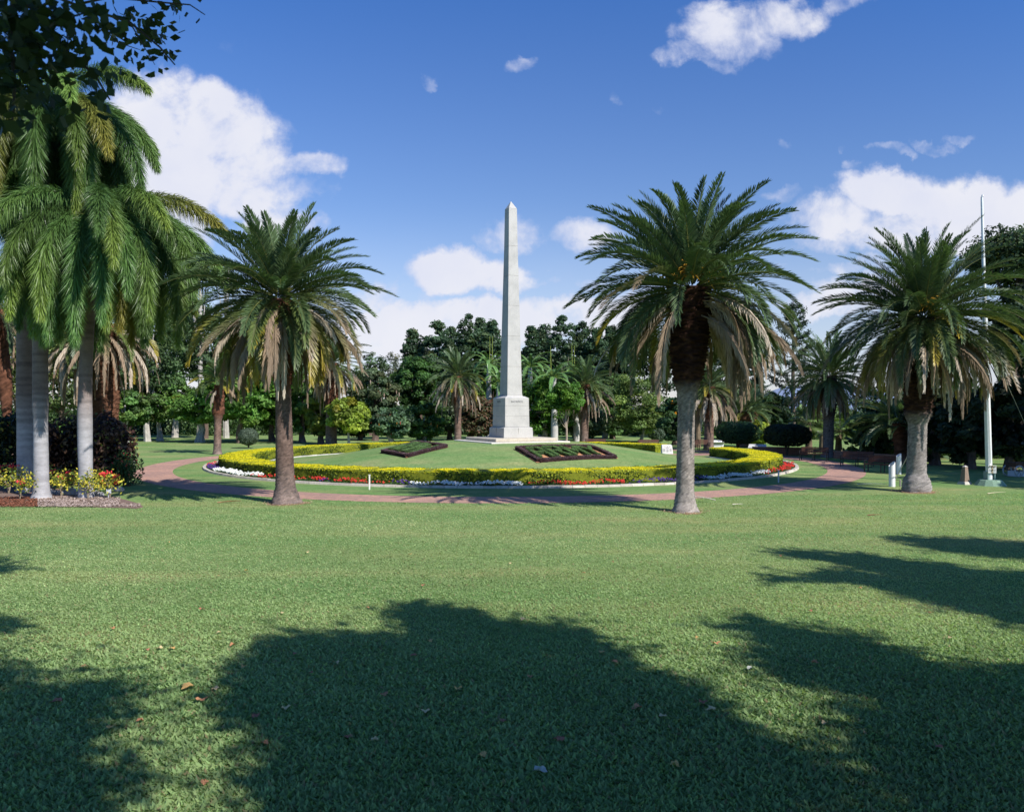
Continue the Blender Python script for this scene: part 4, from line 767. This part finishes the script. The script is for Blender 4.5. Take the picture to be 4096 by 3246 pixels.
# mulch bed with yellow leaved red flowered shrubs
mb = np.array([G(*p)[:2] for p in [(-400,2034),(60,2024),(200,2026),(330,2027),(470,2031),(545,2034),(572,2028),(560,2018),(500,2000),(440,1988),(330,1962),(200,1950),(60,1945),(-400,1945)]])
V = np.c_[mb, np.full(len(mb), .03)]; V = np.concatenate([V, V*[1,1,0]]); m = len(mb)
me_f = [np.arange(m)[None], np.array([[k, (k+1) % m, (k+1) % m+m, k+m] for k in range(m)])]
tag(mesh('mulch_bed', V, me_f, M_soil, col=(.22,.15,.12)), kind='structure')
nn = 9000; pxs = rng.random(nn)*620-40; pys = 1990+rng.random(nn)*40; dd = EYE*F/(pys-HY); ch = np.stack([(pxs-HX)/F*dd, dd, .035+.03*rng.random(nn)], 1); okc = (pxs < 480+((2030-pys) < 12)*80) & (pys < 2029)
ch = ch[okc]; redm = (pxs[okc] < 150)
v, f, c = cat([leaves(ch, .05, np.tile([0,0,1.], (len(ch), 1)), .3, .5, np.where(redm[:, None], np.array([.25,.1,.06]), np.array([.42,.33,.29])), .3)])
tag(mesh('wood_chips', v, f, M_dry, col=c), 'scattered pale wood chip mulch round the palm feet', 'mulch', kind='stuff')
def poin(px, by, w_, h, label, nred, seed):
    b_ = G(px, by); e = empty('yellow_leaved_shrub', b_, label, 'shrub', 'yellow shrubs with red flowers in the mulch bed'); S_, Lc, Rc = [], [], []
    for q_ in range(9):
        a = rng.random()*6.28; r_ = w_*(.3+.7*rng.random()); tip = np.array([math.cos(a)*r_, math.sin(a)*r_*.6, h*(.55+.45*rng.random())]); q2 = np.linspace(0, 1, 5)[:, None]
        P_ = tip*q2*np.array([1,1,1])+np.array([0,0,.15])*np.sin(q2*3.14); P_[:, :2] *= q2**.5; S_.append(tube(P_, np.linspace(.018, .008, 5), 5, (.3,.24,.17), cap=False))
        for k in range(30): Lc.append(tip+rng.normal(size=3)*[.15,.15,.13]-[0,0,.08])
        if q_ < nred: 
            for k in range(16): Rc.append(tip+[0,0,.08]+rng.normal(size=3)*[.08,.08,.045])
    v, f, c = cat(S_); mesh('stems', v, f, M_bark, e, c)
    Lc = np.array(Lc); kk = np.where(rng.random((len(Lc), 1)) < .45, np.array([.14,.2,.04]), np.array([.62,.55,.07])); v, f, c = cat([leaves(Lc, .055, np.tile([0,-.3,.6], (len(Lc), 1)), .6, .8, kk, .15)]); mesh('leaves', v, f, M_leaf, e, c)
    if Rc: v, f, c = cat([leaves(np.array(Rc), .055, np.tile([0,-.4,.6], (len(Rc), 1)), .6, .6, (.75,.06,.07), .15)]); mesh('red_flowers', v, f, M_petal, e, c)
for k, a in enumerate([(-20,1965,.6,1.15,'yellow leaved shrub cut by the left edge',2),(35,1975,.55,1.05,'bushy yellow shrub left of the leftmost trunk',2),(80,2000,.35,1.05,'leggy yellow shrub in front of the leftmost trunk',1),(205,1968,.35,.95,'yellow shrub with three red flowers right of the middle trunk',3),(245,1985,.35,.9,'yellow shrub between middle and right trunks',2),(290,1975,.35,.95,'yellow shrub with red tops left of the right trunk',3),(352,1997,.35,1.0,'thin yellow shrub in front of the right trunk',0),(395,1985,.3,.9,'yellow shrub just right of the right trunk',1),(440,1995,.33,.95,'showiest shrub with big red flowers at the right end',6),(130,1960,.3,.95,'small yellow shrub between left and middle trunks',1)]): poin(*a, k)
for k, (px_, py_, s) in enumerate([(188,1976,.2),(215,1978,.17),(250,1980,.2),(285,1980,.24),(312,1980,.2),(370,1985,.22),(395,1986,.18),(335,1985,.24),(475,1965,.2)]):
    b_ = G(px_, py_); u_ = np.linspace(0, math.pi, 6); w_ = np.arange(9)/9*6.283; V = np.stack([np.outer(np.sin(u_), np.cos(w_))*s*1.25, np.outer(np.sin(u_), np.sin(w_))*s, np.outer(np.cos(u_), np.ones(9))*s*.7+s*.4], -1).reshape(-1, 3)*(1+.08*rng.normal(size=(54, 1))); i = np.arange(5)[:, None]*9; j = np.arange(9)[None]
    tag(mesh('edging_rock', V, np.stack([i+j, i+9+j, i+9+(j+1) % 9, i+(j+1) % 9], -1).reshape(-1, 4), M_stone, col=(.3,.3,.31), loc=tuple(b_)), 'rounded grey rock in the row behind the yellow shrubs', 'rock', 'grey rocks edging the bed')
# ------------------------------------------------------------------ benches
def bench(px, by, ang, label, seed=0):
    b_ = G(px, by); e = empty('park_bench', b_, label, 'bench', 'slatted benches round the memorial path', rz=ang); Wd = .85   # faces local -Y
    DK_ = (.02,.02,.022); WC = (.1,.045,.03)
    v, f, c = cat([box(-Wd, Wd, -.24+k*.1, -.16+k*.1, .43, .46, WC) for k in range(5)]); mesh('seat', v, f, M_wood, e, c)
    def tilt(v): return np.stack([v[:, 0], v[:, 1]+(v[:, 2]-.45)*.25, v[:, 2]], 1)
    v, f, c = cat([box(-Wd, Wd, .25, .28, .52+k*.095, .6+k*.095, WC, tilt) for k in range(4)]); mesh('backrest', v, f, M_wood, e, c)
    for x in (-Wd, 0, Wd):
        ps = [box(x-.025, x+.025, .24, .29, 0, .9, DK_, lambda v: np.stack([v[:, 0], v[:, 1]+np.maximum(0, v[:, 2]-.45)*.25+.03, v[:, 2]], 1)), box(x-.025, x+.025, -.28, -.235, 0, .66 if x else .43, DK_), box(x-.025, x+.025, -.28, .27, .395, .43, DK_)]
        if x: ps.append(box(x-.03, x+.03, -.3, .32, .64, .67, DK_))
        v, f, c = cat(ps); mesh('frame', v, f, M_iron, e, c)
bench(2385,1798,R(2),'bench partly hidden by the back hedge, left of the two'); bench(2598,1802,R(4),'bench behind the right end of the back hedge'); bench(2795,1802,R(0),'bench just right of the front right palm trunk')
bench(3255,1842,R(-32),'bench in front of the dark trunked palm foot'); bench(3427,1865,R(-35),'bench on the shaded lawn right of the curved path'); bench(3530,1890,R(-42),'bench nearest the white bollards')

# ------------------------------------------------------------------ bollards, stakes, marker, flagpole, plaques
def cyl(px, by, wpx, hz, slant, label, grp, col=(.78,.78,.78), name='bollard'):
    b_ = G(px, by); r_ = wpx*b_[1]/F/2; ns = 24; th_ = np.arange(ns)/ns*6.283; rings = []
    for z, s in ((-.03, 0), (hz-slant, 0), (hz, slant)):
        rings.append(np.stack([r_*np.cos(th_), r_*np.sin(th_), z-(1-np.cos(th_-.2))*.5*s*1.0], 1))
    rings = [rings[0], rings[2]]
    inn = rings[1].copy(); inn[:, :2] *= .8; inn2 = inn.copy(); inn2[:, 2] -= .2
    V = np.concatenate(rings+[inn, inn2]); j = np.arange(ns); F_ = [np.stack([k*ns+j, k*ns+(j+1) % ns, (k+1)*ns+(j+1) % ns, (k+1)*ns+j], -1) for k in range(3)]; F_.append((3*ns+j)[None])
    quad = np.concatenate(F_[:3]); o = mesh(name, V, [quad, F_[3]], M_paint, col=col, loc=tuple(b_)); return tag(o, label, 'bollard', grp)
cyl(3568,1945,24,1.1,.22,'nearer white slant topped bollard left of the bulbous palm foot','white bollards'); cyl(3595,1896,19,1.08,.16,'farther white slant topped bollard behind the leaning pole','white bollards')
a = AT(3578,1880,36.6); b_ = AT(3643,1764,34.6); b_[1] = 34.2; v, f, c = tube([a*np.array([1,1,0])+[-.12,0,.0], b_], [.022,.018], 6, (.55,.52,.48)); tag(mesh('leaning_pole', v, f, M_paint, col=c), 'thin pale pole leaning against the bulbous footed palm', 'pole')
def stake(px, by, w_, h, col, label, top=False):
    b_ = G(px, by); v, f, c = cat([box(-w_/2, w_/2, -w_/2, w_/2, -.03, h, col)]+([box(-w_*.75, w_*.75, -w_*.75, w_*.75, h+.002, h+.03, col)] if top else [])); o = mesh('stake', v, f, M_paint, col=c, loc=tuple(b_)); bevel(o, .006); tag(o, label, 'stake', 'short stakes beside the path')
stake(1478,1957,.055,.6,(.8,.78,.72),'short white stake in front of the flower bed',True); stake(3114,1929,.055,.55,(.5,.53,.55),'short grey white stake at the right of the flower bed',True)
stake(536,1884,.05,.72,(.35,.32,.28),'grey wooden stake beside the left curve of the path'); stake(3601,1946,.06,.3,(.2,.19,.17),'small dark stub stake at the bulbous palm foot')
b_ = G(3858, 1936); mk_ = empty('stone_marker', b_, 'small brown stone marker shaped like a stub obelisk on the right lawn', 'marker', rz=R(20))
def fr4(a0, a1, z0, z1, col, sh=0): return (np.array([[sx*a+(sh if z == z1 else 0), sy*a, z] for a, z in ((a0, z0), (a1, z1)) for sx, sy in ((-1,-1),(1,-1),(1,1),(-1,1))], float), np.array([[0,3,2,1],[4,5,6,7],[0,1,5,4],[1,2,6,5],[2,3,7,6],[3,0,4,7]]), col)
v, f, c = cat([fr4(.24, .17, -.02, .13, (.5,.46,.4))]); bevel(mesh('base', v, f, M_stone, mk_, c), .01); v, f, c = cat([fr4(.145, .08, .132, .79, (.27,.2,.15), .03)]); bevel(mesh('column', v, f, M_stone, mk_, c), .008); v, f, c = cat([(fr4(.09, .015, .792, .85, (.55,.52,.47))[0]+[.03,0,0], fr4(.09,.015,0,1,0)[1], (.55,.52,.47))]); mesh('cap', v, f, M_stone, mk_, c)
b_ = G(3960, 1940); fp = empty('flagpole', b_, 'tall tapering white flagpole on a round green concrete foot', 'flagpole')
th_ = np.arange(12)/12*6.283+.2; V = np.concatenate([np.stack([r_*np.cos(th_), r_*np.sin(th_), np.full(12, z)], 1) for r_, z in ((.69,-.03),(.47,.25),(.01,.262))]); j = np.arange(12); f = np.concatenate([np.stack([k*12+j, k*12+(j+1) % 12, (k+1)*12+(j+1) % 12, (k+1)*12+j], -1) for k in range(2)])
bevel(mesh('foot', V, f, M_stone, fp, (.22,.33,.24)), .015)
zz = np.array([.2, 1.0, 4.2, 4.22, 8.2, 8.22, 12.6, 12.85]); rp = np.array([.135,.135,.125,.11,.098,.08,.052,.045]); lean = -np.tan(R(1.5))
v, f, c = tube(np.stack([zz*lean-.03, 0*zz, zz], 1), rp, 20, (.72,.74,.72)); mesh('pole', v, f, M_paint, fp, np.broadcast_to(c, (len(v), 3)), smooth=False)
v, f, c = tube([[-.33,0,12.85],[-.335,0,12.95]], [.06,.03], 10, (.7,.7,.7)); mesh('finial', v, f, M_paint, fp, np.broadcast_to(c, (len(v), 3)))
v, f, c = cat([box(-.2, -.165, -.17, .17, .26, .62, (.2,.3,.28)), box(.11, .15, -.17, .17, .26, .62, (.2,.3,.28)), box(-.2, -.06, -.2, -.16, .55, .9, (.5,.52,.5)), box(.03, .17, -.2, -.16, .55, .9, (.5,.52,.5)), box(-.055, .025, -.2, -.16, .55, .9, (.32,.27,.18))]); bevel(mesh('mounting_bracket', v, f, M_paint, fp, c), .005)
v, f, c = cat([tube([[x,-.205,z],[x,-.24,z]], .035, 10, (.45,.36,.16)) for x, z in ((-.13,.86),(-.015,.86),(.1,.86),(-.015,.7))]+[tube([[x,-.205,.69],[x,-.215,.69]], .03, 10, (.03,.03,.03)) for x in (-.13,.1)]); mesh('bolt', v, f, M_paint, fp, c)
v, f, c = tube([[-.05,-.155,1.0],[-.17,-.14,4.5],[-.3,-.1,9]], .007, 4, (.25,.25,.25)); mesh('halyard', v, f, M_paint, fp, np.broadcast_to(c, (len(v), 3)))
v, f, c = tube([[-.2,0,6.6],[1.3,.2,3.6],[3.0,.4,.02]], .006, 5, (.5,.5,.35)); mesh('guy_wire', v, f, M_paint, fp, np.broadcast_to(c, (len(v), 3)))

def plaque(px, by, wm, hm, ang, label, text_=True):
    b_ = G(px, by); b_[2] = float(mound(b_[0], b_[1])); e = empty('plaque_stone', b_, label, 'plaque stone', 'white stones at the gap in the hedge', rz=ang)
    V = np.array([[-wm/2,-.22,-.05],[wm/2,-.22,-.05],[wm/2,.3,-.05],[-wm/2,.3,-.05],[-wm/2*.98,-.1,hm*.9],[wm/2*.86,-.1,hm*.93],[wm/2*.8,.2,hm],[-wm/2*.9,.2,hm]], float)
    o = mesh('stone', V, np.array([[0,3,2,1],[4,5,6,7],[0,1,5,4],[1,2,6,5],[2,3,7,6],[3,0,4,7]]), M_stone, e, (.72,.71,.67)); bevel(o, .05, 3)
    if text_:
        ps = []
        def put(x0, x1, z0, z1):
            y = lambda z: -.22+.12*(z+.05)/(hm*.92+.05)-.006
            ps.append((np.array([[x0,y(z0),z0],[x1,y(z0),z0],[x1,y(z1),z1],[x0,y(z1),z1],[x0,y(z0)+.02,z0],[x1,y(z0)+.02,z0],[x1,y(z1)+.02,z1],[x0,y(z1)+.02,z1]]), np.array([[0,1,2,3],[4,7,6,5],[0,4,5,1],[1,5,6,2],[2,6,7,3],[3,7,4,0]]), (.1,.1,.1)))
        for cx2, w2 in ((-.26,.19),(0,.18),(.24,.18)):
            for k in range(7): put(cx2-w2/2, cx2+w2/2-.02*rng.random(), .16+k*.036-(.03 if cx2 == 0 else 0), .172+k*.036-(.03 if cx2 == 0 else 0))
            put(cx2*.75-.02, cx2*.75+.02, hm*.74, hm*.84)
        put(-.12, .12, hm*.64, hm*.68)
        v, f, c = cat(ps); mesh('inscription', v, f, M_ink, e)
plaque(2668,1814,.86,.7,R(4),'white painted plaque stone with three columns of small text'); plaque(2882,1827,.32,.62,R(-15),'white rough stone at the end of the right hedge', False)

# low brick wall, white buildings far right, cart
def wallseg(px0, py0, px1, py1, h, label):
    a, b_ = G(px0, py0), G(px1, py1); d = b_-a; Lw = np.linalg.norm(d); an = math.atan2(d[1], d[0]); v, f, c = box(0, Lw, -.12, .12, -.05, h, (1,1,1), rotz(an)); o = mesh('brick_wall', v, f, M_brick2, loc=tuple(a)); bevel(o, .01); v, f, c = box(-.02, Lw+.02, -.15, .15, h+.002, h+.06, (.35,.2,.15), rotz(an)); mesh('coping', v, f, M_stone, o, c); tag(o, label, 'wall')
M_brick2, n, l, b = mat('brick_wall', .9, .1); c = n.new('ShaderNodeTexCoord'); bt = n.new('ShaderNodeTexBrick'); sx = n.new('ShaderNodeSeparateXYZ'); l.new(c.outputs['Object'], sx.inputs[0]); cb = n.new('ShaderNodeCombineXYZ'); l.new(sx.outputs[0], cb.inputs[0]); l.new(sx.outputs[2], cb.inputs[1]); l.new(cb.outputs[0], bt.inputs['Vector'])
bt.inputs['Scale'].default_value = 1; bt.inputs['Brick Width'].default_value = .24; bt.inputs['Row Height'].default_value = .085; bt.inputs['Mortar Size'].default_value = .008; bt.inputs['Color1'].default_value = (.3,.12,.08,1); bt.inputs['Color2'].default_value = (.22,.09,.07,1); bt.inputs['Mortar'].default_value = (.3,.26,.22,1); l.new(bt.outputs['Color'], b.inputs['Base Color'])
wallseg(3010,1815,3230,1820,.5,'low red brick wall behind the round bushes'); wallseg(3340,1832,3600,1852,.45,'low red brick wall behind the benches')
e = empty('white_shed', G(2866,1796), 'small white shed seen behind the brown skirted right palm', 'shed'); v, f, c = cat([box(-.5,.5,-.4,.6,-.05,.62,(.8,.8,.8)), box(-.35,.35,-.41,-.4,.1,.45,(.6,.62,.64))]); mesh('wall', v, f, M_paint, e, c); v, f, c = cat([fr4(.62,.3,.622,.76,(.82,.82,.82))]); mesh('roof', v, f, M_paint, e, c)
e = empty('white_roofed_shed', G(3030,1806), 'low white gable roofed shed behind the two round bushes', 'shed', rz=R(-20)); v, f, c = cat([box(-.6,.6,-.4,.5,-.05,.32,(.45,.45,.44))]); mesh('wall', v, f, M_paint, e, c)
V = np.array([[-.7,-.5,.32],[.7,-.5,.32],[.7,.6,.32],[-.7,.6,.32],[-.65,.05,.6],[.65,.05,.6]]); mesh('roof', V, [np.array([[0,1,5,4],[2,3,4,5]]), np.array([[1,2,5],[3,0,4]])], M_paint, e, (.6,.61,.63))
e = empty('hand_cart', G(4078,1905), 'dark brown wooden cart with wheels at the right edge', 'cart', rz=R(15)); v, f, c = cat([box(-.55,.6,-.3,.3,.5,.72,(.1,.05,.03)), box(.6,1.3,-.02,.02,.55,.6,(.1,.05,.03))]); bevel(mesh('tray', v, f, M_wood, e, c), .01)
for y in (-.36,.36):
    for x in (-.4,.4):
        tt_ = np.linspace(0, 6.283, 21); v, f, c = cat([tube(np.stack([x+.26*np.cos(tt_), np.full(21, y), .3+.26*np.sin(tt_)], 1), .035, 6, (.45,.45,.43) if x < 0 else (.05,.05,.05), cap=False)]+[tube([[x,y,.3],[x+.25*math.cos(a),y,.3+.25*math.sin(a)]], .015, 4, (.2,.15,.1)) for a in np.arange(6)*1.047]); mesh('wheel', v, f, M_iron, e, c)
v, f, c = cat([box(-.45,.3,-.28,.28,.02,.3,(.6,.62,.65))]); mesh('lower_box', v, f, M_paint, e, c)

# plant label sign in the bed, litter
e = empty('plant_label', G(434,1995), 'small grey plant label on a stake in the mulch', 'label'); v, f, c = cat([box(-.015,.015,-.01,.01,-.02,.32,(.5,.5,.52))]); mesh('stake', v, f, M_paint, e, c); v, f, c = cat([box(-.07,.11,-.03,-.012,.22,.38,(.55,.57,.6))]); bevel(mesh('plate', v, f, M_paint, e, c), .003)
def fallen_frond(px, py, Lf, az, col, label, lift=.03, ll=.2, nl=26):
    b_ = G(px, py); G_ = frond_geo(np.array([0,0,lift]), az, R(6), R(8), Lf, nl, ll, .012, col, np.array(col)*1.15, vee=.25, rad=.02, rcol=np.array(col)*1.1, sag=.1, fold=.3); v, f, c = cat(G_); v[:, 2] = np.maximum(v[:, 2], .012); tag(mesh('fallen_frond', v, f, M_dry, col=c, loc=tuple(b_)), label, 'frond', 'palm fronds fallen on the grass')
fallen_frond(2862,2012,1.0,R(135),(.62,.58,.5),'pale curled palm frond lying by the path right of the trunk',.12); fallen_frond(3430,1938,1.5,R(-40),(.55,.56,.56),'long pale fallen frond in the shadow by the path'); fallen_frond(870,2012,.8,R(10),(.4,.22,.12),'small brown fallen frond left of the front left palm foot'); fallen_frond(3950,1976,.9,R(12),(.6,.52,.35),'pale dry strip of palm frond on the right lawn',ll=.04,nl=8); fallen_frond(3470,2063,.5,R(-6),(.25,.12,.07),'short reddish brown twig like frond on the lawn',ll=.02,nl=6); fallen_frond(2930,2020,.4,R(2),(.6,.56,.45),'tiny pale frond stem right of the curled frond',ll=.02,nl=6)

# ------------------------------------------------------------------ trees behind the camera that throw the foreground shade, and the overhanging branch
def inpoly(x, y, poly):
    poly = np.asarray(poly, float); r_ = np.zeros(len(x), bool); j = len(poly)-1
    for i in range(len(poly)):
        xi, yi = poly[i]; xj, yj = poly[j]; cnd = ((yi > y) != (yj > y)) & (x < (xj-xi)*(y-yi)/((yj-yi)+1e-9)+xi); r_ ^= cnd; j = i
    return r_
PA = [(930,2720),(1080,2640),(1180,2540),(1330,2530),(1480,2560),(1640,2570),(1720,2500),(1600,2430),(1780,2430),(1960,2480),(2080,2540),(2200,2500),(2330,2560),(2480,2680),(2620,2740),(2800,2800),(2820,2880),(3000,2930),(2950,3000),(3150,3080),(3400,3150),(3600,3400),(3500,4600),(1300,4600),(1200,3400),(1080,3180),(1200,3020),(1070,2900),(1000,2800)]
PB = [(2860,2470),(3100,2500),(3380,2560),(3600,2640),(3900,2680),(4200,2700),(4600,2720),(5200,4600),(4200,4600),(3700,3300),(3450,3120),(3560,2980),(3560,2880),(3350,2790),(3150,2690),(3060,2570)]
PC1 = [(3080,2205),(3400,2215),(3700,2260),(4000,2290),(4700,2330),(4700,2560),(4100,2500),(3850,2430),(3600,2350),(3300,2330),(3060,2310),(3400,2290),(3650,2290)]
PC2 = [(3540,2140),(3800,2160),(4100,2170),(4700,2180),(4700,2260),(4100,2230),(3800,2200)]
PD = [(-900,2640),(0,2690),(120,2720),(300,2760),(500,2770),(330,2820),(250,2880),(360,3000),(250,3100),(330,3250),(150,4600),(-3000,4600),(-2500,2700)]
PE = [(-600,2480),(-40,2480),(120,2500),(-40,2530),(-600,2530)]
PF = [(-600,2230),(-20,2240),(20,2265),(-40,2290),(-600,2290)]
ct_ = 1/math.tan(SEL); shv = np.array([-SAZ[0]*ct_, -SAZ[1]*ct_])/math.hypot(*SAZ)
def shade_tree(polys, trunk_xy, label, nclump, name='shade_tree', gx=(-14, 16), gy=(3.0, 24), H0=9.0, H1=12.5, cr_=.36, per=60, leaf=.1):
    cs = []
    while len(cs) < nclump:
        n_ = 4000; gx_ = gx[0]+(gx[1]-gx[0])*rng.random(n_); gy_ = gy[0]+(gy[1]-gy[0])*rng.random(n_); px_ = HX+F*gx_/gy_; py_ = HY+F*EYE/gy_
        k = np.zeros(n_, bool)
        for p in polys: k |= inpoly(px_, py_, p)
        for a, b_ in zip(gx_[k], gy_[k]): cs.append((a, b_))
    cs = np.array(cs); nz = np.sin(cs[:, 0]*2.1+1.5*np.sin(cs[:, 1]*1.7))*np.sin(cs[:, 1]*2.6+cs[:, 0])+.6*np.sin(cs[:, 0]*5.3+cs[:, 1]*4.1); cs = cs[nz > -.75]; rng.shuffle(cs); cs = cs[:nclump]; Hh = H0+(H1-H0)*rng.random(len(cs)); ctr = np.c_[cs[:, 0]-shv[0]*Hh, cs[:, 1]-shv[1]*Hh, Hh]
    idx = rng.integers(0, len(ctr), len(ctr)*per); n_ = len(idx); p = ctr[idx]+rng.normal(size=(n_, 3))*np.array([.11, .11, .13])+(unit(rng.normal(size=(len(ctr), 3))*[1,1,.25])[idx])*(rng.normal(size=n_)*.42)[:, None]
    vis = (p[:, 1] > .3) & (np.abs(p[:, 0]/np.maximum(p[:, 1], .1)) < .68) & ((p[:, 2]-EYE)/np.maximum(p[:, 1], .1) < .56); p = p[~vis]
    base = np.array([trunk_xy[0], trunk_xy[1], 0.]); e = empty(name, base, label, 'tree', 'trees standing behind the viewpoint')
    v, f, c = cat([leaves(p-base, leaf, np.tile([0,0,1.], (len(p), 1)), .6, .9, (.04,.08,.025), .2)]); mesh('crown', v, f, M_leaf, e, c)
    cm = ctr.mean(0)-base; T_ = [tube([[0,0,-.1],cm*[.15,.15,.35],cm*[.3,.3,.65]], [.45,.32,.25], 10, (.2,.16,.13))]
    for q_ in range(14):
        a = ctr[rng.integers(len(ctr))]-base; s_ = cm*[.3,.3,.65]; q2 = np.linspace(0, 1, 5)[:, None]; P_ = s_*(1-q2)+a*q2; wv = P_+base
        if ((wv[:, 1] > 0) & (np.abs(wv[:, 0])/np.maximum(wv[:, 1], .1) < .7) & ((wv[:, 2]-EYE)/np.maximum(wv[:, 1], .1) < .6)).any(): continue
        T_.append(tube(P_, [.16,.12,.09,.06,.02], 6, (.2,.16,.13)))
    v, f, c = cat(T_); mesh('trunk', v, f, M_bark, e, c)
shade_tree([PA], (6.0,-5.5), 'shade tree behind the viewpoint, casting the central shadow', 1150)
shade_tree([PB, PC1, PC2], (17.0,-1.0), 'shade tree to the right behind, casting the right shadows', 1250)
shade_tree([PD, PE, PF], (-2.0,-7.5), 'shade tree behind left, casting the lower left shadow', 800)
# trees off the right edge that shade the right hand lawn
tree(4700,38,700,330,1650,'dome','leafy tree standing off the right edge of the lawn',(.04,.07,.03),n=9000,leaf=.2,group='trees off the right edge')
tree(5600,30,500,420,1700,'dome','tree farther off the right edge shading the flagpole lawn',(.04,.07,.03),n=9000,leaf=.22,group='trees off the right edge')

oh = empty('overhanging_tree', (-6.5, 1.5, 0), 'near dark leafy branch hanging into the upper left corner', 'tree')
ob_ = np.array([-6.5, 1.5, 0]); hp = []
dens_pts = [(60,60,170,140,420),(200,100,160,110,260),(40,250,110,150,330),(150,300,110,110,160),(60,430,90,110,160),(330,70,110,90,90),(300,260,90,70,70),(410,360,40,90,36),(440,120,70,60,60),(560,110,110,75,150),(620,170,60,60,70),(500,60,80,60,60),(690,40,60,40,34),(700,230,35,50,22),(400,400,26,55,22),(260,440,45,60,40),(480,280,40,60,26),(750,30,50,40,14),(600,250,60,40,40),(120,200,150,120,240),(480,165,50,50,40)]
Lc = []
for (x, y, sx, sy, n_) in dens_pts:
    n_ = int(n_*.38); q_ = rng.normal(size=(n_, 2))*.62; dd = (3.7 if x < 460 else 5.6)+.7*rng.random(n_); px_ = x+q_[:, 0]*sx; py_ = y+q_[:, 1]*sy
    Lc.append(np.stack([(px_-HX)/F*dd, dd, EYE+(HY-py_)/F*dd], 1)-ob_)
Lc = np.concatenate(Lc); v, f, c = cat([leaves(Lc, .036, None, .72, 1, (.03,.05,.02), .25)]); mesh('leaves', v, f, M_leaf, oh, c)
T_ = [tube(np.array([[0,0,-.1],[.1,.2,2.5],[.4,.6,5.5],[.9,1.0,8]]), [.38,.3,.26,.2], 10, (.15,.12,.1))]
def twig(pts, r0, d): 
    P_ = np.array([AT(x, y, d)-ob_ for x, y in pts]); T_.append(tube(P_, np.linspace(r0, r0*.35, len(P_)), 5, (.06,.05,.04)))
T_.append(tube(np.array([np.array([.4,.6,5.5]), AT(-300,-500,3.6)-ob_, AT(60,-80,4.2)-ob_]), [.16,.09,.04], 7, (.1,.08,.07)))
twig([(60,-80),(140,60),(250,190),(380,300),(440,400)], .012, 4.2); twig([(60,-80),(40,150),(60,330),(50,480)], .014, 4.0); twig([(60,-80),(300,20),(520,90),(640,190),(700,260)], .012, 5.2); twig([(300,20),(440,-10),(640,10),(760,20),(820,60)], .009, 5.6); twig([(520,90),(560,160),(620,260)], .006, 5.6); twig([(380,80),(470,170),(560,200)], .006, 5.4)
v, f, c = cat(T_); mesh('limbs', v, f, M_bark, oh, c)
# its own higher canopy, above the picture, that keeps the hanging branch in shade
q_ = 9000; P_ = np.array([-1.2,1.2,8.4])+rng.normal(size=(q_, 3))*np.array([1.7,1.5,.5]); vis = (P_[:, 1] > .3) & ((P_[:, 2]-EYE)/np.maximum(P_[:, 1], .1) < .56); v, f, c = cat([leaves(P_[~vis]-ob_, .1, None, .6, 1, (.04,.08,.025), .2)]); mesh('crown', v, f, M_leaf, oh, c)
print('objects', len(bpy.data.objects), 'polys', sum(len(m.polygons) for m in bpy.data.meshes))
